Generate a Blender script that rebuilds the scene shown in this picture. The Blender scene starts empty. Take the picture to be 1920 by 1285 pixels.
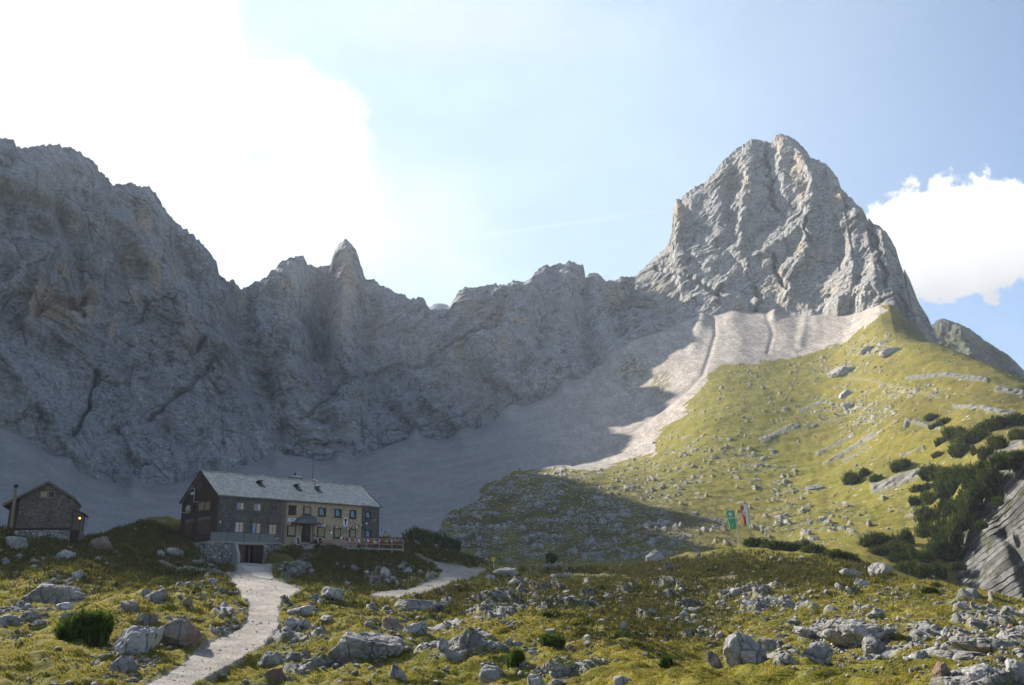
import bpy, bmesh, math, random
import numpy as np
from mathutils import Vector, Matrix
random.seed(7); rng = np.random.default_rng(11)
SC = bpy.context.scene; COL = SC.collection
R = math.radians
# ---------------------------------------------------------------- camera
PITCH, ROLL, F = 18.02, -2.21, 1478.0
_p, _r = R(PITCH), R(ROLL)
Fv = np.array([0, math.cos(_p), math.sin(_p)]); _u = np.array([0, -math.sin(_p), math.cos(_p)]); _x = np.array([1., 0, 0])
Xv = math.cos(_r)*_x + math.sin(_r)*_u; Uv = -math.sin(_r)*_x + math.cos(_r)*_u
cam = bpy.data.cameras.new('camera'); co = bpy.data.objects.new('camera', cam); COL.objects.link(co)
cam.sensor_width = 36; cam.lens = 36*F/1920; cam.clip_start = .1; cam.clip_end = 20000
co.matrix_world = Matrix(((Xv[0], Uv[0], -Fv[0], 0), (Xv[1], Uv[1], -Fv[1], 0), (Xv[2], Uv[2], -Fv[2], 0), (0, 0, 0, 1)))
SC.camera = co

def ray(px, py):
    return Fv + Xv*(px-960)/F + Uv*(642.5-py)/F
def azt(px, py):
    """pixel -> azimuth (rad), tan(elevation); arrays allowed"""
    px = np.asarray(px, float); py = np.asarray(py, float)
    d = Fv + Xv*((px-960)/F)[..., None] + Uv*((642.5-py)/F)[..., None]
    return np.arctan2(d[..., 0], d[..., 1]), d[..., 2]/np.hypot(d[..., 0], d[..., 1])
def proj(x, y, z):
    d = x*Fv[0]+y*Fv[1]+z*Fv[2]; d = np.where(d > .01, d, np.nan)
    return 960+F*(x*Xv[0]+y*Xv[1]+z*Xv[2])/d, 642.5-F*(x*Uv[0]+y*Uv[1]+z*Uv[2])/d

# ---------------------------------------------------------------- noise
_pm = rng.permutation(256).astype(np.int32); _pm = np.concatenate([_pm, _pm])
_g3 = rng.normal(size=(256, 3)); _g3 /= np.linalg.norm(_g3, axis=1)[:, None]; _g3 = _g3.astype(np.float32)
_ga = np.linspace(0, 2*np.pi, 256, endpoint=False); _g2 = np.stack([np.cos(_ga), np.sin(_ga)], 1).astype(np.float32)
def n2(x, y):
    x0 = np.floor(x); y0 = np.floor(y); fx = (x-x0).astype(np.float32); fy = (y-y0).astype(np.float32)
    i = x0.astype(np.int64) & 255; j = y0.astype(np.int64) & 255
    u = fx*fx*fx*(fx*(fx*6-15)+10); v = fy*fy*fy*(fy*(fy*6-15)+10)
    def c(a, b):
        g = _g2[_pm[_pm[(i+a) & 255]+((j+b) & 255)]]
        return g[..., 0]*(fx-a)+g[..., 1]*(fy-b)
    a = c(0, 0); b = c(1, 0); cc = c(0, 1); d = c(1, 1)
    a = a+(b-a)*u; cc = cc+(d-cc)*u
    return (a+(cc-a)*v)*1.5
def n3(x, y, z):
    x0 = np.floor(x); y0 = np.floor(y); z0 = np.floor(z)
    fx = (x-x0).astype(np.float32); fy = (y-y0).astype(np.float32); fz = (z-z0).astype(np.float32)
    i = x0.astype(np.int64) & 255; j = y0.astype(np.int64) & 255; k = z0.astype(np.int64) & 255
    u = fx*fx*fx*(fx*(fx*6-15)+10); v = fy*fy*fy*(fy*(fy*6-15)+10); w = fz*fz*fz*(fz*(fz*6-15)+10)
    def c(a, b, d):
        g = _g3[_pm[_pm[_pm[(i+a) & 255]+((j+b) & 255)]+((k+d) & 255)]]
        return g[..., 0]*(fx-a)+g[..., 1]*(fy-b)+g[..., 2]*(fz-d)
    def pl(d):
        a = c(0, 0, d); b = c(1, 0, d); e = c(0, 1, d); f = c(1, 1, d)
        a = a+(b-a)*u; e = e+(f-e)*u
        return a+(e-a)*v
    a = pl(0); b = pl(1)
    return (a+(b-a)*w)*1.5
def sst(a, b, x):
    t = np.clip((x-a)/(b-a), 0, 1); return t*t*(3-2*t)

# ---------------------------------------------------------------- polygons in picture pixels (used only to look up where things stand)
def inpoly(px, py, poly):
    r = np.zeros(px.shape, bool); n = len(poly)
    for a in range(n):
        x1, y1 = poly[a]; x2, y2 = poly[(a+1) % n]
        if y1 == y2: continue
        cnd = ((y1 > py) != (y2 > py)) & (px < (x2-x1)*(py-y1)/(y2-y1)+x1)
        r ^= cnd
    return r
def dline(px, py, pts):
    d = np.full(px.shape, 1e9)
    for (x1, y1), (x2, y2) in zip(pts[:-1], pts[1:]):
        dx, dy = x2-x1, y2-y1; t = np.clip(((px-x1)*dx+(py-y1)*dy)/(dx*dx+dy*dy), 0, 1)
        d = np.minimum(d, np.hypot(px-x1-t*dx, py-y1-t*dy))
    return d

# ---------------------------------------------------------------- hut frame (needed by the ground)
HAZ, HCA = R(41.0), R(-20.6)
HC = 115*np.array([math.sin(HCA), math.cos(HCA)]); HF = np.array([math.sin(HAZ), math.cos(HAZ)]); HG = np.array([-math.cos(HAZ), math.sin(HAZ)])
HL, HW, ZF = 27.42, 10.13, 8.9
def fa(px, py, t0=0.0):
    d = ray(px, py); k = ((HC+HG*t0)@HG)/(d[:2]@HG); P = d*k
    return (P[:2]-HC)@HF, P[2]
def ga(px, py, s0=0.0):
    d = ray(px, py); k = ((HC+HF*s0)@HF)/(d[:2]@HF); P = d*k
    return (P[:2]-HC)@HG, P[2]
c1 = lambda x, y: (320+x/4.267, 860+y/4.267)

# ---------------------------------------------------------------- mesh helpers
def mesh_np(name, V, Fc, mat=None, smooth=True, attrs=None, kind=None, parent=None):
    """V (n,3), Fc (m,k) k = 3 or 4"""
    me = bpy.data.meshes.new(name); V = np.ascontiguousarray(V, np.float32); Fc = np.ascontiguousarray(Fc, np.int32)
    m, k = Fc.shape
    me.vertices.add(len(V)); me.vertices.foreach_set('co', V.ravel())
    me.loops.add(m*k); me.loops.foreach_set('vertex_index', Fc.ravel())
    me.polygons.add(m); me.polygons.foreach_set('loop_start', np.arange(0, m*k, k, dtype=np.int32))
    me.polygons.foreach_set('use_smooth', np.full(m, smooth))
    if attrs:
        for an, arr in attrs.items():
            a = me.color_attributes.new(an, 'FLOAT_COLOR', 'POINT')
            c = np.ones((len(V), 4), np.float32); c[:, :arr.shape[1]] = arr
            a.data.foreach_set('color', c.ravel())
    me.update(calc_edges=True)
    o = bpy.data.objects.new(name, me); COL.objects.link(o)
    if mat: me.materials.append(mat)
    if kind: o['kind'] = kind
    if parent: o.parent = parent
    return o
def grid_faces(nu, nv):
    i = np.arange(nu-1)[:, None]*nv+np.arange(nv-1)[None, :]
    return np.stack([i, i+nv, i+nv+1, i+1], -1).reshape(-1, 4)

# ---------------------------------------------------------------- node helper
class NT:
    def __init__(s, name):
        s.m = bpy.data.materials.new(name); s.m.use_nodes = True; s.t = s.m.node_tree; s.t.nodes.clear()
    def n(s, typ, **kw):
        nd = s.t.nodes.new(typ)
        for k, v in kw.items():
            if k.startswith('i_'):
                nd.inputs[k[2:].replace('_', ' ')].default_value = v
            else: setattr(nd, k, v)
        return nd
    def l(s, a, b): s.t.links.new(a, b)
    def val(s, x, sock):
        if hasattr(x, 'is_linked') or isinstance(x, bpy.types.NodeSocket): s.l(x, sock)
        else: sock.default_value = x
    def math(s, op, a, b=0.0, clamp=False):
        nd = s.t.nodes.new('ShaderNodeMath'); nd.operation = op; nd.use_clamp = clamp
        s.val(a, nd.inputs[0]); s.val(b, nd.inputs[1]); return nd.outputs[0]
    def pos(s): return s.t.nodes.new('ShaderNodeNewGeometry').outputs['Position']
    def obj(s): return s.t.nodes.new('ShaderNodeTexCoord').outputs['Object']
    def map(s, v, scale=(1, 1, 1), rot=(0, 0, 0), loc=(0, 0, 0)):
        nd = s.t.nodes.new('ShaderNodeMapping'); s.l(v, nd.inputs[0]); nd.inputs[1].default_value = loc
        nd.inputs[2].default_value = rot; nd.inputs[3].default_value = scale; return nd.outputs[0]
    def noise(s, v, scale, detail=3, rough=.55, out=0, dist=0):
        nd = s.t.nodes.new('ShaderNodeTexNoise'); s.l(v, nd.inputs['Vector']); nd.inputs['Scale'].default_value = scale
        nd.inputs['Detail'].default_value = detail; nd.inputs['Roughness'].default_value = rough; nd.inputs['Distortion'].default_value = dist
        return nd.outputs[out]
    def vor(s, v, scale, feature='F1', out=0, rnd=1):
        nd = s.t.nodes.new('ShaderNodeTexVoronoi'); nd.feature = feature; s.l(v, nd.inputs['Vector']); nd.inputs['Scale'].default_value = scale
        nd.inputs['Randomness'].default_value = rnd
        return nd.outputs[out]
    def ramp(s, f, a, b, lo=0.0, hi=1.0):
        nd = s.t.nodes.new('ShaderNodeMapRange'); nd.interpolation_type = 'SMOOTHSTEP'; s.val(f, nd.inputs[0])
        nd.inputs[1].default_value = a; nd.inputs[2].default_value = b; nd.inputs[3].default_value = lo; nd.inputs[4].default_value = hi
        return nd.outputs[0]
    def mix(s, f, a, b, bt='MIX'):
        nd = s.t.nodes.new('ShaderNodeMix'); nd.data_type = 'RGBA'; nd.blend_type = bt
        s.val(f, nd.inputs[0])
        for x, k in ((a, 6), (b, 7)):
            if isinstance(x, tuple): x = (*x, 1)[:4]
            s.val(x, nd.inputs[k])
        return nd.outputs[2]
    def attr(s, name):
        nd = s.t.nodes.new('ShaderNodeAttribute'); nd.attribute_name = name
        sp = s.t.nodes.new('ShaderNodeSeparateColor'); s.l(nd.outputs['Color'], sp.inputs[0]); return sp.outputs
    def sep(s, v):
        sp = s.t.nodes.new('ShaderNodeSeparateXYZ'); s.l(v, sp.inputs[0]); return sp.outputs
    def comb(s, x, y, z):
        nd = s.t.nodes.new('ShaderNodeCombineXYZ')
        for q, k in ((x, 0), (y, 1), (z, 2)): s.val(q, nd.inputs[k])
        return nd.outputs[0]
    def bump(s, h, dist, strength=1.0, normal=None):
        nd = s.t.nodes.new('ShaderNodeBump'); s.l(h, nd.inputs['Height']); nd.inputs['Distance'].default_value = dist
        nd.inputs['Strength'].default_value = strength
        if normal: s.l(normal, nd.inputs['Normal'])
        return nd.outputs[0]
    def out(s, col, rough=.9, normal=None, spec=.2, **kw):
        b = s.t.nodes.new('ShaderNodeBsdfPrincipled'); o = s.t.nodes.new('ShaderNodeOutputMaterial')
        s.val((*col, 1)[:4] if isinstance(col, tuple) else col, b.inputs['Base Color']); s.val(rough, b.inputs['Roughness'])
        b.inputs['Specular IOR Level'].default_value = spec
        for k, v in kw.items(): s.val(v, b.inputs[k.replace('_', ' ')])
        if normal: s.l(normal, b.inputs['Normal'])
        s.l(b.outputs[0], o.inputs[0]); return s.m

def grass_color(t, P):
    a = t.noise(P, .07, 3, .6); b = t.noise(P, .55, 4, .65); c = t.noise(P, 5.0, 3, .7); e = t.noise(P, .22, 4, .6, dist=.6)
    g = t.mix(t.ramp(b, .38, .66), (.190, .160, .022), (.078, .092, .018))
    g = t.mix(t.ramp(a, .42, .62), g, (.205, .168, .026))
    g = t.mix(t.ramp(e, .56, .70), g, (.165, .105, .036))
    v = t.ramp(c, .25, .75, .62, 1.3)
    g = t.mix(t.ramp(t.noise(P, 1.1, 5, .75), .50, .64, 0, .55), g, (.062, .062, .020)); g = t.mix(t.ramp(t.noise(t.map(P, (1, 1, 1), (0, 0, 0), (40, 7, 3)), .45, 5, .7), .54, .66, 0, .5), g, (.21, .175, .06))
    return t.mix(1.0, g, t.comb(v, v, v), 'MULTIPLY')

def ground_mat():
    t = NT('ground_grass_gravel'); P = t.pos(); A = t.attr('m1'); B = t.attr('m2')
    grass = grass_color(t, P)
    lush = t.mix(.65, grass, (.175, .165, .024)); grass = t.mix(B[1], grass, lush)
    heath = t.mix(t.noise(P, .9, 4, .7), (.038, .045, .014), (.095, .070, .026))
    grass = t.mix(B[0], grass, heath)
    # limestone
    sp = t.map(P, (1, 1, 2.2)); ln = t.noise(sp, .8, 6, .65)
    stone = t.mix(t.ramp(ln, .35, .7), (.19, .185, .18), (.36, .35, .33))
    cr = t.vor(t.map(P, (1, 1, 1.6)), 1.3, 'DISTANCE_TO_EDGE'); stone = t.mix(t.ramp(cr, 0, .05, .6, 0), stone, (.06, .058, .055))
    C_ = t.attr('m3'); bedn = C_[2]
    bed = t.mix(t.math('MULTIPLY', bedn, t.ramp(t.noise(P, 1.2, 4, .7), .2, .7, .5, 1)), (.045, .044, .043), (.22, .215, .205)); bed = t.mix(t.ramp(t.noise(P, .35, 4, .7), .52, .62, 0, .8), bed, (.035, .04, .018))
    stone = t.mix(B[2], stone, bed)
    col = t.mix(A[2], grass, stone)
    # loose stones too small to model one by one
    for sc, k, a0, a1 in ((1.1, .75, .25, .45), (.5, .6, .5, .8)):
        vn = t.t.nodes.new('ShaderNodeTexVoronoi'); t.l(P, vn.inputs['Vector']); vn.inputs['Scale'].default_value = sc
        rr = t.sep(vn.outputs['Color'])[0]
        m = t.math('MULTIPLY', t.math('LESS_THAN', rr, t.math('MULTIPLY', C_[0], k)), t.ramp(vn.outputs['Distance'], .42, .30))
        m = t.math('MULTIPLY', m, t.ramp(C_[1], a0, a1)); col = t.mix(m, col, (.31, .305, .295))
    # scree and path
    sn = t.noise(P, .05, 5, .6); sf = t.noise(P, 1.6, 3, .8); sg = t.noise(t.map(P, (1, .16, .16)), .22, 5, .65); sv = t.vor(P, .75, 'F1', 1)
    scr = t.mix(t.ramp(sn, .3, .7), (.300, .262, .230), (.395, .350, .308)); scr = t.mix(t.ramp(sg, .42, .62, 0, .85), scr, (.25, .22, .195)); v = t.ramp(t.sep(sv)[0], 0, 1, .72, 1.25); scr = t.mix(1.0, scr, t.comb(v, v, v), 'MULTIPLY')
    v = t.ramp(sf, .25, .75, .70, 1.22); scr = t.mix(1.0, scr, t.comb(v, v, v), 'MULTIPLY')
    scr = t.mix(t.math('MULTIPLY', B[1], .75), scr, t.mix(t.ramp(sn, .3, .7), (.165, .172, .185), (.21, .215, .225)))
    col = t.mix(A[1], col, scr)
    pn = t.noise(P, 9.0, 4, .8); pb = t.noise(P, .5, 4, .6)
    pat = t.mix(t.ramp(pb, .35, .65), (.215, .195, .172), (.31, .28, .248)); v = t.ramp(pn, .3, .7, .60, 1.3)
    pat = t.mix(1.0, pat, t.comb(v, v, v), 'MULTIPLY')
    col = t.mix(A[0], col, pat)
    h = t.math('ADD', t.math('MULTIPLY', t.noise(P, 1.4, 7, .75), .9), t.math('MULTIPLY', t.noise(P, 14, 3, .7), .15))
    soft = t.math('SUBTRACT', 1.0, t.math('MULTIPLY', t.math('MAXIMUM', A[0], A[1]), .45))
    nd = t.t.nodes.new('ShaderNodeBump'); t.l(t.math('MULTIPLY', h, soft), nd.inputs['Height']); nd.inputs['Distance'].default_value = .35
    h2 = nd.outputs[0]
    return t.out(col, .95, h2, .1)

def cliff_mat(name, warm=0.0, base=(.27, .282, .306), hi=(.37, .378, .392)):
    t = NT(name); P = t.pos(); A = t.attr('m1')
    w = t.map(P, (1, 1, 1), (0, R(28), R(20)))
    a = t.noise(w, .012, 5, .6); b = t.noise(w, .07, 6, .7, dist=.4); c = t.noise(P, .5, 5, .75)
    col = t.mix(t.ramp(a, .35, .65), base, hi)
    col = t.mix(t.ramp(b, .5, .70, 0, .7), col, (.43, .43, .43)); col = t.mix(t.ramp(b, .47, .33, 0, .85), col, (.125, .13, .14))
    st = t.noise(t.map(P, (.09, .09, .008)), 1.0, 4, .6); st2 = t.noise(t.map(P, (.02, .02, .012)), 1.0, 2, .5)
    ya = t.math('MULTIPLY', t.ramp(st, .52, .66), t.ramp(st2, .50, .62))
    ya = t.math('MULTIPLY', ya, .45+warm)
    ya = t.math('MAXIMUM', ya, t.math('MULTIPLY', A[0], t.ramp(st, .30, .52)), True)
    col = t.mix(ya, col, (.47, .36, .25))
    dk = t.noise(t.map(P, (.16, .16, .012)), 1.0, 3, .6)
    col = t.mix(t.ramp(dk, .54, .66, 0, .6), col, (.15, .152, .16))
    cr = t.vor(t.map(w, (1, 1, .6)), .055, 'DISTANCE_TO_EDGE'); cn = t.noise(P, .03, 3)
    col = t.mix(t.math('MULTIPLY', t.ramp(cr, 0, .035, .75, 0), t.ramp(cn, .45, .6)), col, (.07, .07, .075))
    v = t.ramp(c, .30, .70, .66, 1.28); col = t.mix(1.0, col, t.comb(v, v, v), 'MULTIPLY')
    sr = t.noise(t.map(P, (.5, .5, 1.6), (0, R(35), R(20))), .35, 5, .7, dist=.5); v = t.ramp(sr, .38, .62, .78, 1.14); col = t.mix(1.0, col, t.comb(v, v, v), 'MULTIPLY')
    gm = t.math('MULTIPLY', A[1], t.ramp(t.noise(P, .10, 5, .75), .42, .54)); col = t.mix(gm, col, (.07, .085, .03))
    h = t.math('ADD', t.noise(w, .16, 8, .72), t.math('MULTIPLY', t.ramp(cr, 0, .06), .25))
    return t.out(col, .92, t.bump(t.math('ADD', h, t.math('MULTIPLY', sr, .35)), 5.0, 1.0), .1)

def bed_mat():
    t = NT('bedded_limestone'); P = t.pos(); A = t.attr('m1'); n = t.noise(P, 1.3, 5, .7)
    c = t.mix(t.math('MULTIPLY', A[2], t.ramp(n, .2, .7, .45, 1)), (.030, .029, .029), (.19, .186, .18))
    c = t.mix(t.ramp(t.noise(P, .28, 5, .72), .52, .60, 0, .85), c, (.040, .048, .018)); c = t.mix(t.ramp(t.noise(P, .10, 4, .6), .55, .68, 0, .7), c, (.05, .05, .045))
    return t.out(c, .93, t.bump(t.noise(P, 2.2, 6, .75), .25, .9), .1)
# ---------------------------------------------------------------- ground: control points (pixel x, pixel y, distance in m)
CP = {
 -160: [(1330,22),(1210,48),(1150,66),(1120,78),(1050,98),(1000,112),(985,120),(1010,150),(1000,300),(900,400),(790,470),(740,760)],
 0: [(1285,30),(1230,38),(1185,48),(1165,56),(1150,66),(1110,76),(1060,88),(1015,100),(990,108),(985,113),(1015,140),(990,290),(900,380),(800,460),(760,760)],
 150: [(1285,31),(1215,41),(1165,52),(1140,60),(1128,70),(1070,82),(1030,95),(1003,108),(1004,116),(1025,140),(1003,320),(940,400),(893,478),(870,760)],
 300: [(1285,33),(1250,37),(1195,46),(1145,57),(1104,67),(1122,77),(1072,90),(1036,102),(1008,114),(968,134),(1010,165),(985,330),(950,420),(918,500),(905,760)],
 400: [(1285,34),(1200,47),(1140,60),(1105,74),(1078,92),(1062,103),(1050,109),(1006,120),(1012,150),(1000,300),(950,430),(900,540),(880,760)],
 480: [(1285,34),(1210,46),(1140,62),(1100,77),(1068,98),(1058,107),(1004,124),(1015,160),(1000,320),(940,450),(870,590),(850,760)],
 620: [(1285,32),(1240,39),(1185,50),(1135,63),(1107,73),(1124,82),(1085,98),(1050,112),(1024,121),(1005,132),(1030,170),(1000,320),(940,480),(868,650),(860,800)],
 740: [(1285,31),(1205,45),(1150,62),(1126,74),(1117,92),(1102,99),(1062,114),(1036,128),(1008,140),(1035,175),(1000,320),(930,480),(835,690),(820,800)],
 850: [(1285,30),(1205,46),(1155,62),(1134,72),(1140,82),(1096,102),(1062,122),(1038,134),(1060,160),(1040,200),(958,280),(975,310),(930,460),(822,700),(800,820)],
 960: [(1285,29),(1205,45),(1143,63),(1158,74),(1132,90),(1098,112),(1069,132),(1066,145),(1078,162),(1060,185),(1000,225),(940,275),(886,330),(915,370),(885,470),(830,580),(775,690),(760,820)],
 1080: [(1285,28),(1205,45),(1157,60),(1170,74),(1120,97),(1078,128),(1068,146),(1050,180),(980,235),(925,290),(898,350),(880,420),(868,480),(800,590),(718,700),(700,800)],
 1200: [(1285,26),(1235,37),(1192,48),(1200,62),(1134,92),(1082,126),(1060,155),(1046,176),(1000,215),(940,285),(900,345),(860,430),(800,530),(715,640),(642,720),(630,820)],
 1320: [(1285,24),(1262,31),(1275,43),(1232,60),(1180,78),(1115,100),(1062,130),(1036,152),(1034,175),(1000,220),(940,290),(880,360),(800,440),(720,550),(680,610),(640,670),(596,740),(590,840)],
 1440: [(1285,23),(1252,31),(1246,48),(1205,62),(1155,80),(1085,115),(1028,160),(1030,200),(1000,240),(930,310),(850,390),(760,480),(690,580),(630,660),(587,730),(585,840)],
 1600: [(1285,22),(1240,34),(1215,50),(1170,65),(1120,90),(1062,125),(1048,148),(1056,185),(1010,220),(940,290),(850,370),(770,450),(700,520),(650,580),(612,640),(582,700),(580,800)],
 1680: [(1285,21),(1240,33),(1200,50),(1150,70),(1105,98),(1076,126),(1086,150),(1050,200),(980,250),(880,310),(800,370),(700,460),(620,550),(573,620),(600,700),(640,840)],
 1760: [(1285,20),(1200,48),(1135,80),(1090,115),(1112,150),(1060,200),(960,250),(860,300),(780,360),(700,430),(645,510),(670,570),(720,700),(760,840)],
 1850: [(1285,19),(1200,45),(1152,75),(1107,108),(1145,150),(1105,200),(1000,207),(900,216),(850,250),(780,320),(720,380),(682,450),(700,520),(760,700),(800,840)],
 1920: [(1285,19),(1200,44),(1162,70),(1128,102),(1160,150),(1110,187),(1000,193),(890,201),(840,240),(780,310),(735,365),(715,410),(740,500),(820,700),(840,840)],
 2060: [(1285,19),(1200,42),(1160,90),(1180,150),(1060,168),(900,178),(820,270),(780,340),(770,390),(800,500),(840,840)],
}
pts = []
for px, lst in CP.items():
    for py, r in lst:
        a, T = azt(px, py); pts.append((float(a), math.log(r), float(T)))
for a in np.radians([-50, -42, -36, -24, -12, 0, 12, 24, 36, 45]):
    pts += [(a, math.log(12), -2.6/12), (a, math.log(5), -2.0/5), (a, math.log(2.2), -1.7/2.2)]
for a, prof in ((-48, [(25,-.11),(50,.0),(90,.08),(120,.10),(160,.07),(300,.13),(400,.22),(800,.30)]),
                (46, [(20,-.12),(50,-.05),(100,-.04),(160,-.06),(220,.09),(340,.14),(500,.10),(850,.02)])):
    for r, T in prof: pts.append((R(a), math.log(r), T))
pts = np.array(pts)
def tps_fit(P, sm=2e-4):
    X = np.c_[P[:, 0]*2.6, P[:, 1]]; n = len(P)
    d = np.hypot(X[:, None, 0]-X[None, :, 0], X[:, None, 1]-X[None, :, 1]); K = np.where(d > 0, d*d*np.log(d+1e-12), 0)+np.eye(n)*sm
    A = np.zeros((n+3, n+3)); A[:n, :n] = K; A[:n, n] = 1; A[:n, n+1:] = X; A[n, :n] = 1; A[n+1:, :n] = X.T
    return X, np.linalg.solve(A, np.r_[P[:, 2], 0, 0, 0])
TX, TW = tps_fit(pts)
def tps(a, l):
    a = np.clip(a, R(-48), R(46))*2.6; l = np.clip(l, math.log(2.2), math.log(840)); o = np.zeros(a.shape)
    for k in range(len(TX)):
        d2 = (a-TX[k, 0])**2+(l-TX[k, 1])**2; o += TW[k]*.5*d2*np.log(d2+1e-20)
    return o+TW[-3]+TW[-2]*a+TW[-1]*l
NA, NR = 1240, 1280
azg = np.concatenate([np.linspace(-180, -60, 18)[:-1], np.linspace(-60, -38, 50)[:-1], np.linspace(-38, 38, NA-170)[:], np.linspace(38, 60, 51)[1:], np.linspace(60, 180, 19)[1:]])
azg = np.radians(azg); NA = len(azg)
rg = np.exp(np.linspace(math.log(2.2), math.log(900), NR-12)); rg = np.concatenate([rg, np.geomspace(960, 7000, 12)]); NR = len(rg)
ca_ = np.radians(np.concatenate([np.linspace(-180, -60, 10)[:-1], np.linspace(-60, 60, 190), np.linspace(60, 180, 10)[1:]])); cl_ = np.linspace(math.log(2.2), math.log(900), 240)
Tc = tps(*np.meshgrid(ca_, cl_, indexing='ij'))
def bil(G, xa, ya, x, y):
    i = np.clip(np.searchsorted(xa, x)-1, 0, len(xa)-2); j = np.clip(np.searchsorted(ya, y)-1, 0, len(ya)-2)
    u = np.clip((x-xa[i])/(xa[i+1]-xa[i]), 0, 1); v = np.clip((y-ya[j])/(ya[j+1]-ya[j]), 0, 1)
    return (G[i, j]*(1-u)+G[i+1, j]*u)*(1-v)+(G[i, j+1]*(1-u)+G[i+1, j+1]*u)*v
AG, RG = np.meshgrid(azg, rg, indexing='ij')
Tg = bil(Tc, ca_, cl_, AG, np.log(np.minimum(RG, 860)))
wb = sst(R(50), R(85), np.abs(AG)); Tb = np.where(RG < 120, -1.7/np.maximum(RG, 2)-.02, .02+.1*sst(120, 600, RG)-.034)
Tg = Tg*(1-wb)+Tb*wb
XG, YG = RG*np.sin(AG), RG*np.cos(AG); ZG = Tg*np.minimum(RG, 860)
PX, PY = proj(XG, YG, ZG)
PX = np.nan_to_num(PX, nan=-9999); PY = np.nan_to_num(PY, nan=-9999)
jx = n2(XG/6, YG/6)*3/np.maximum(RG/60, .5)*2; jx2 = n2(XG*.9, YG*.9)*2.0+n2(XG*.25, YG*.25)*2.5
# masks
PATH1 = [(448,1050),(430,1092),(467,1133),(460,1170),(390,1207),(333,1250),(255,1292),(230,1340),(380,1340),(353,1290),(447,1237),(497,1207),(523,1173),(523,1137),(567,1107),(513,1083),(508,1050)]
PATH2 = [(777,1040),(820,1055),(848,1062),(912,1067),(897,1076),(848,1097),(784,1117),(735,1121),(690,1116),(706,1111),(777,1101),(818,1085),(828,1071),(795,1053)]
def soft(poly, w, rmax, rmin=0):
    ins = inpoly(PX+jx2, PY+jx2*.5, poly); d = dline(PX+jx2, PY+jx2*.5, poly+[poly[0]])
    return np.where(ins, .5+d/w, .5-d/w).clip(0, 1)*((RG < rmax) & (RG > rmin) & (np.abs(AG) < R(40)))
path = np.maximum(soft(PATH1, 5, 112, 14), soft(PATH2, 3, 135, 85))
# faint grassy footpaths
for ln, w, r0, r1, s in (([(300,1048),(330,1062),(400,1072),(440,1085)], 4, 70, 110, .3), ([(1060,1075),(1180,1082),(1300,1086),(1380,1080)], 3, 100, 160, .22), ([(1560,705),(1640,715),(1700,728),(1760,745)], 3, 350, 520, .3),
                         ([(1180,1088),(1240,1062),(1290,1040),(1330,1034)], 7, 115, 175, .12)):
    path = np.maximum(path, s*np.clip(1.4-dline(PX, PY, ln)/w, 0, 1)*((RG > r0) & (RG < r1)))
SCR = [(900,905),(1000,884),(1064,879),(1111,885),(1169,864),(1227,848),(1239,809),(1278,778),(1336,705),(1361,683),(1422,683),(1472,672),(1529,665),(1565,654),(1604,626),(1640,602),(1655,588),(1660,300),(-900,300),(-900,1400),(900,1400)]
jn = n2(XG/25, YG/25)*10+n2(XG/7, YG/7)*5
scree = inpoly(PX+jn, PY+jn*.6, SCR)*1.0
rmin = np.interp(PX, [-900, 700, 760, 800, 850, 900, 1000, 1060, 1100], [150, 152, 165, 195, 292, 318, 350, 395, 400])
scree *= (RG > rmin)
scree = np.where((AG < R(-40)), sst(160, 230, RG), scree); scree = np.where(AG > R(30), 0, scree)
# white ravine line down the scree
def blob(lst, rmin=0, rmax=1e9):
    o = np.zeros(PX.shape)
    for cx, cy, rx, ry, w in lst: o = np.maximum(o, w*np.exp(-(((PX-cx)/rx)**2+((PY-cy)/ry)**2)))
    return o*((RG > rmin) & (RG < rmax))
stony = blob([(560,1200,60,60,.6),(690,1210,60,40,.5),(850,1190,160,45,.55),(1000,1220,120,50,.5),(930,1140,60,22,1),(1030,1115,110,28,.75),(1150,1120,60,20,.5),
  (1300,1150,80,40,1),(1400,1130,90,30,.9),(1260,1120,40,40,.8),(1480,1120,60,30,.5),(1600,1190,140,40,.9),(1800,1210,150,40,.8),(1840,1165,100,18,.8),(1700,1120,160,18,.35),(1500,1225,120,30,.7),
  (740,1080,50,22,.7),(820,1095,40,14,.6),(700,1160,90,20,.5),(300,1170,60,40,.4),(430,1160,30,50,.8),(380,1120,60,30,.5),(240,1240,60,40,.5),(40,1160,80,22,.7),(110,1095,60,20,.6),(540,1070,40,20,.7),(60,1050,90,15,.35),(410,1050,40,20,.8),(1850,1262,90,26,.8)], 0, 185)
stony = np.maximum(stony, blob([(880,980,90,70,.9),(1000,930,110,60,.95),(1000,1010,160,50,.95),(1130,980,110,60,.95),(1230,1000,70,50,.9),(850,1000,60,60,1),(1150,1040,120,25,.8),(1310,1000,60,30,.8),(1340,970,50,20,.6)], 160, 420))
stony = np.maximum(stony, blob([(1420,860,30,40,.8),(1460,900,50,30,.55),(1600,770,90,40,.75),(1640,650,50,20,.9),(1700,735,70,14,.8),(1500,980,140,45,.55),(1330,860,120,60,.35),(1450,750,200,100,.22),(1560,690,80,16,.6),(1240,900,90,50,.5),(1700,950,120,60,.2)], 190, 700))
stony = stony*np.where(RG > 150, np.clip(.62+1.1*n2(XG/11, YG/11)+.6*n2(XG/4, YG/4), .1, 1.3), 1); stony = np.clip(np.maximum(stony, .05), 0, 1)*(1-scree)*(1-path)
heath = blob([(650,1060,110,40,.9),(560,1040,60,20,.8),(760,1020,60,20,.8),(850,1045,50,20,.8),(300,1075,140,28,.65),(290,1000,90,40,.85),(60,1030,120,30,.5),(1300,1075,180,22,.75),(1120,1110,140,30,.6),(1500,1080,130,22,.5),(850,1120,60,20,.7),(1200,1150,100,40,.5)], 0, 190)
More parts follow.
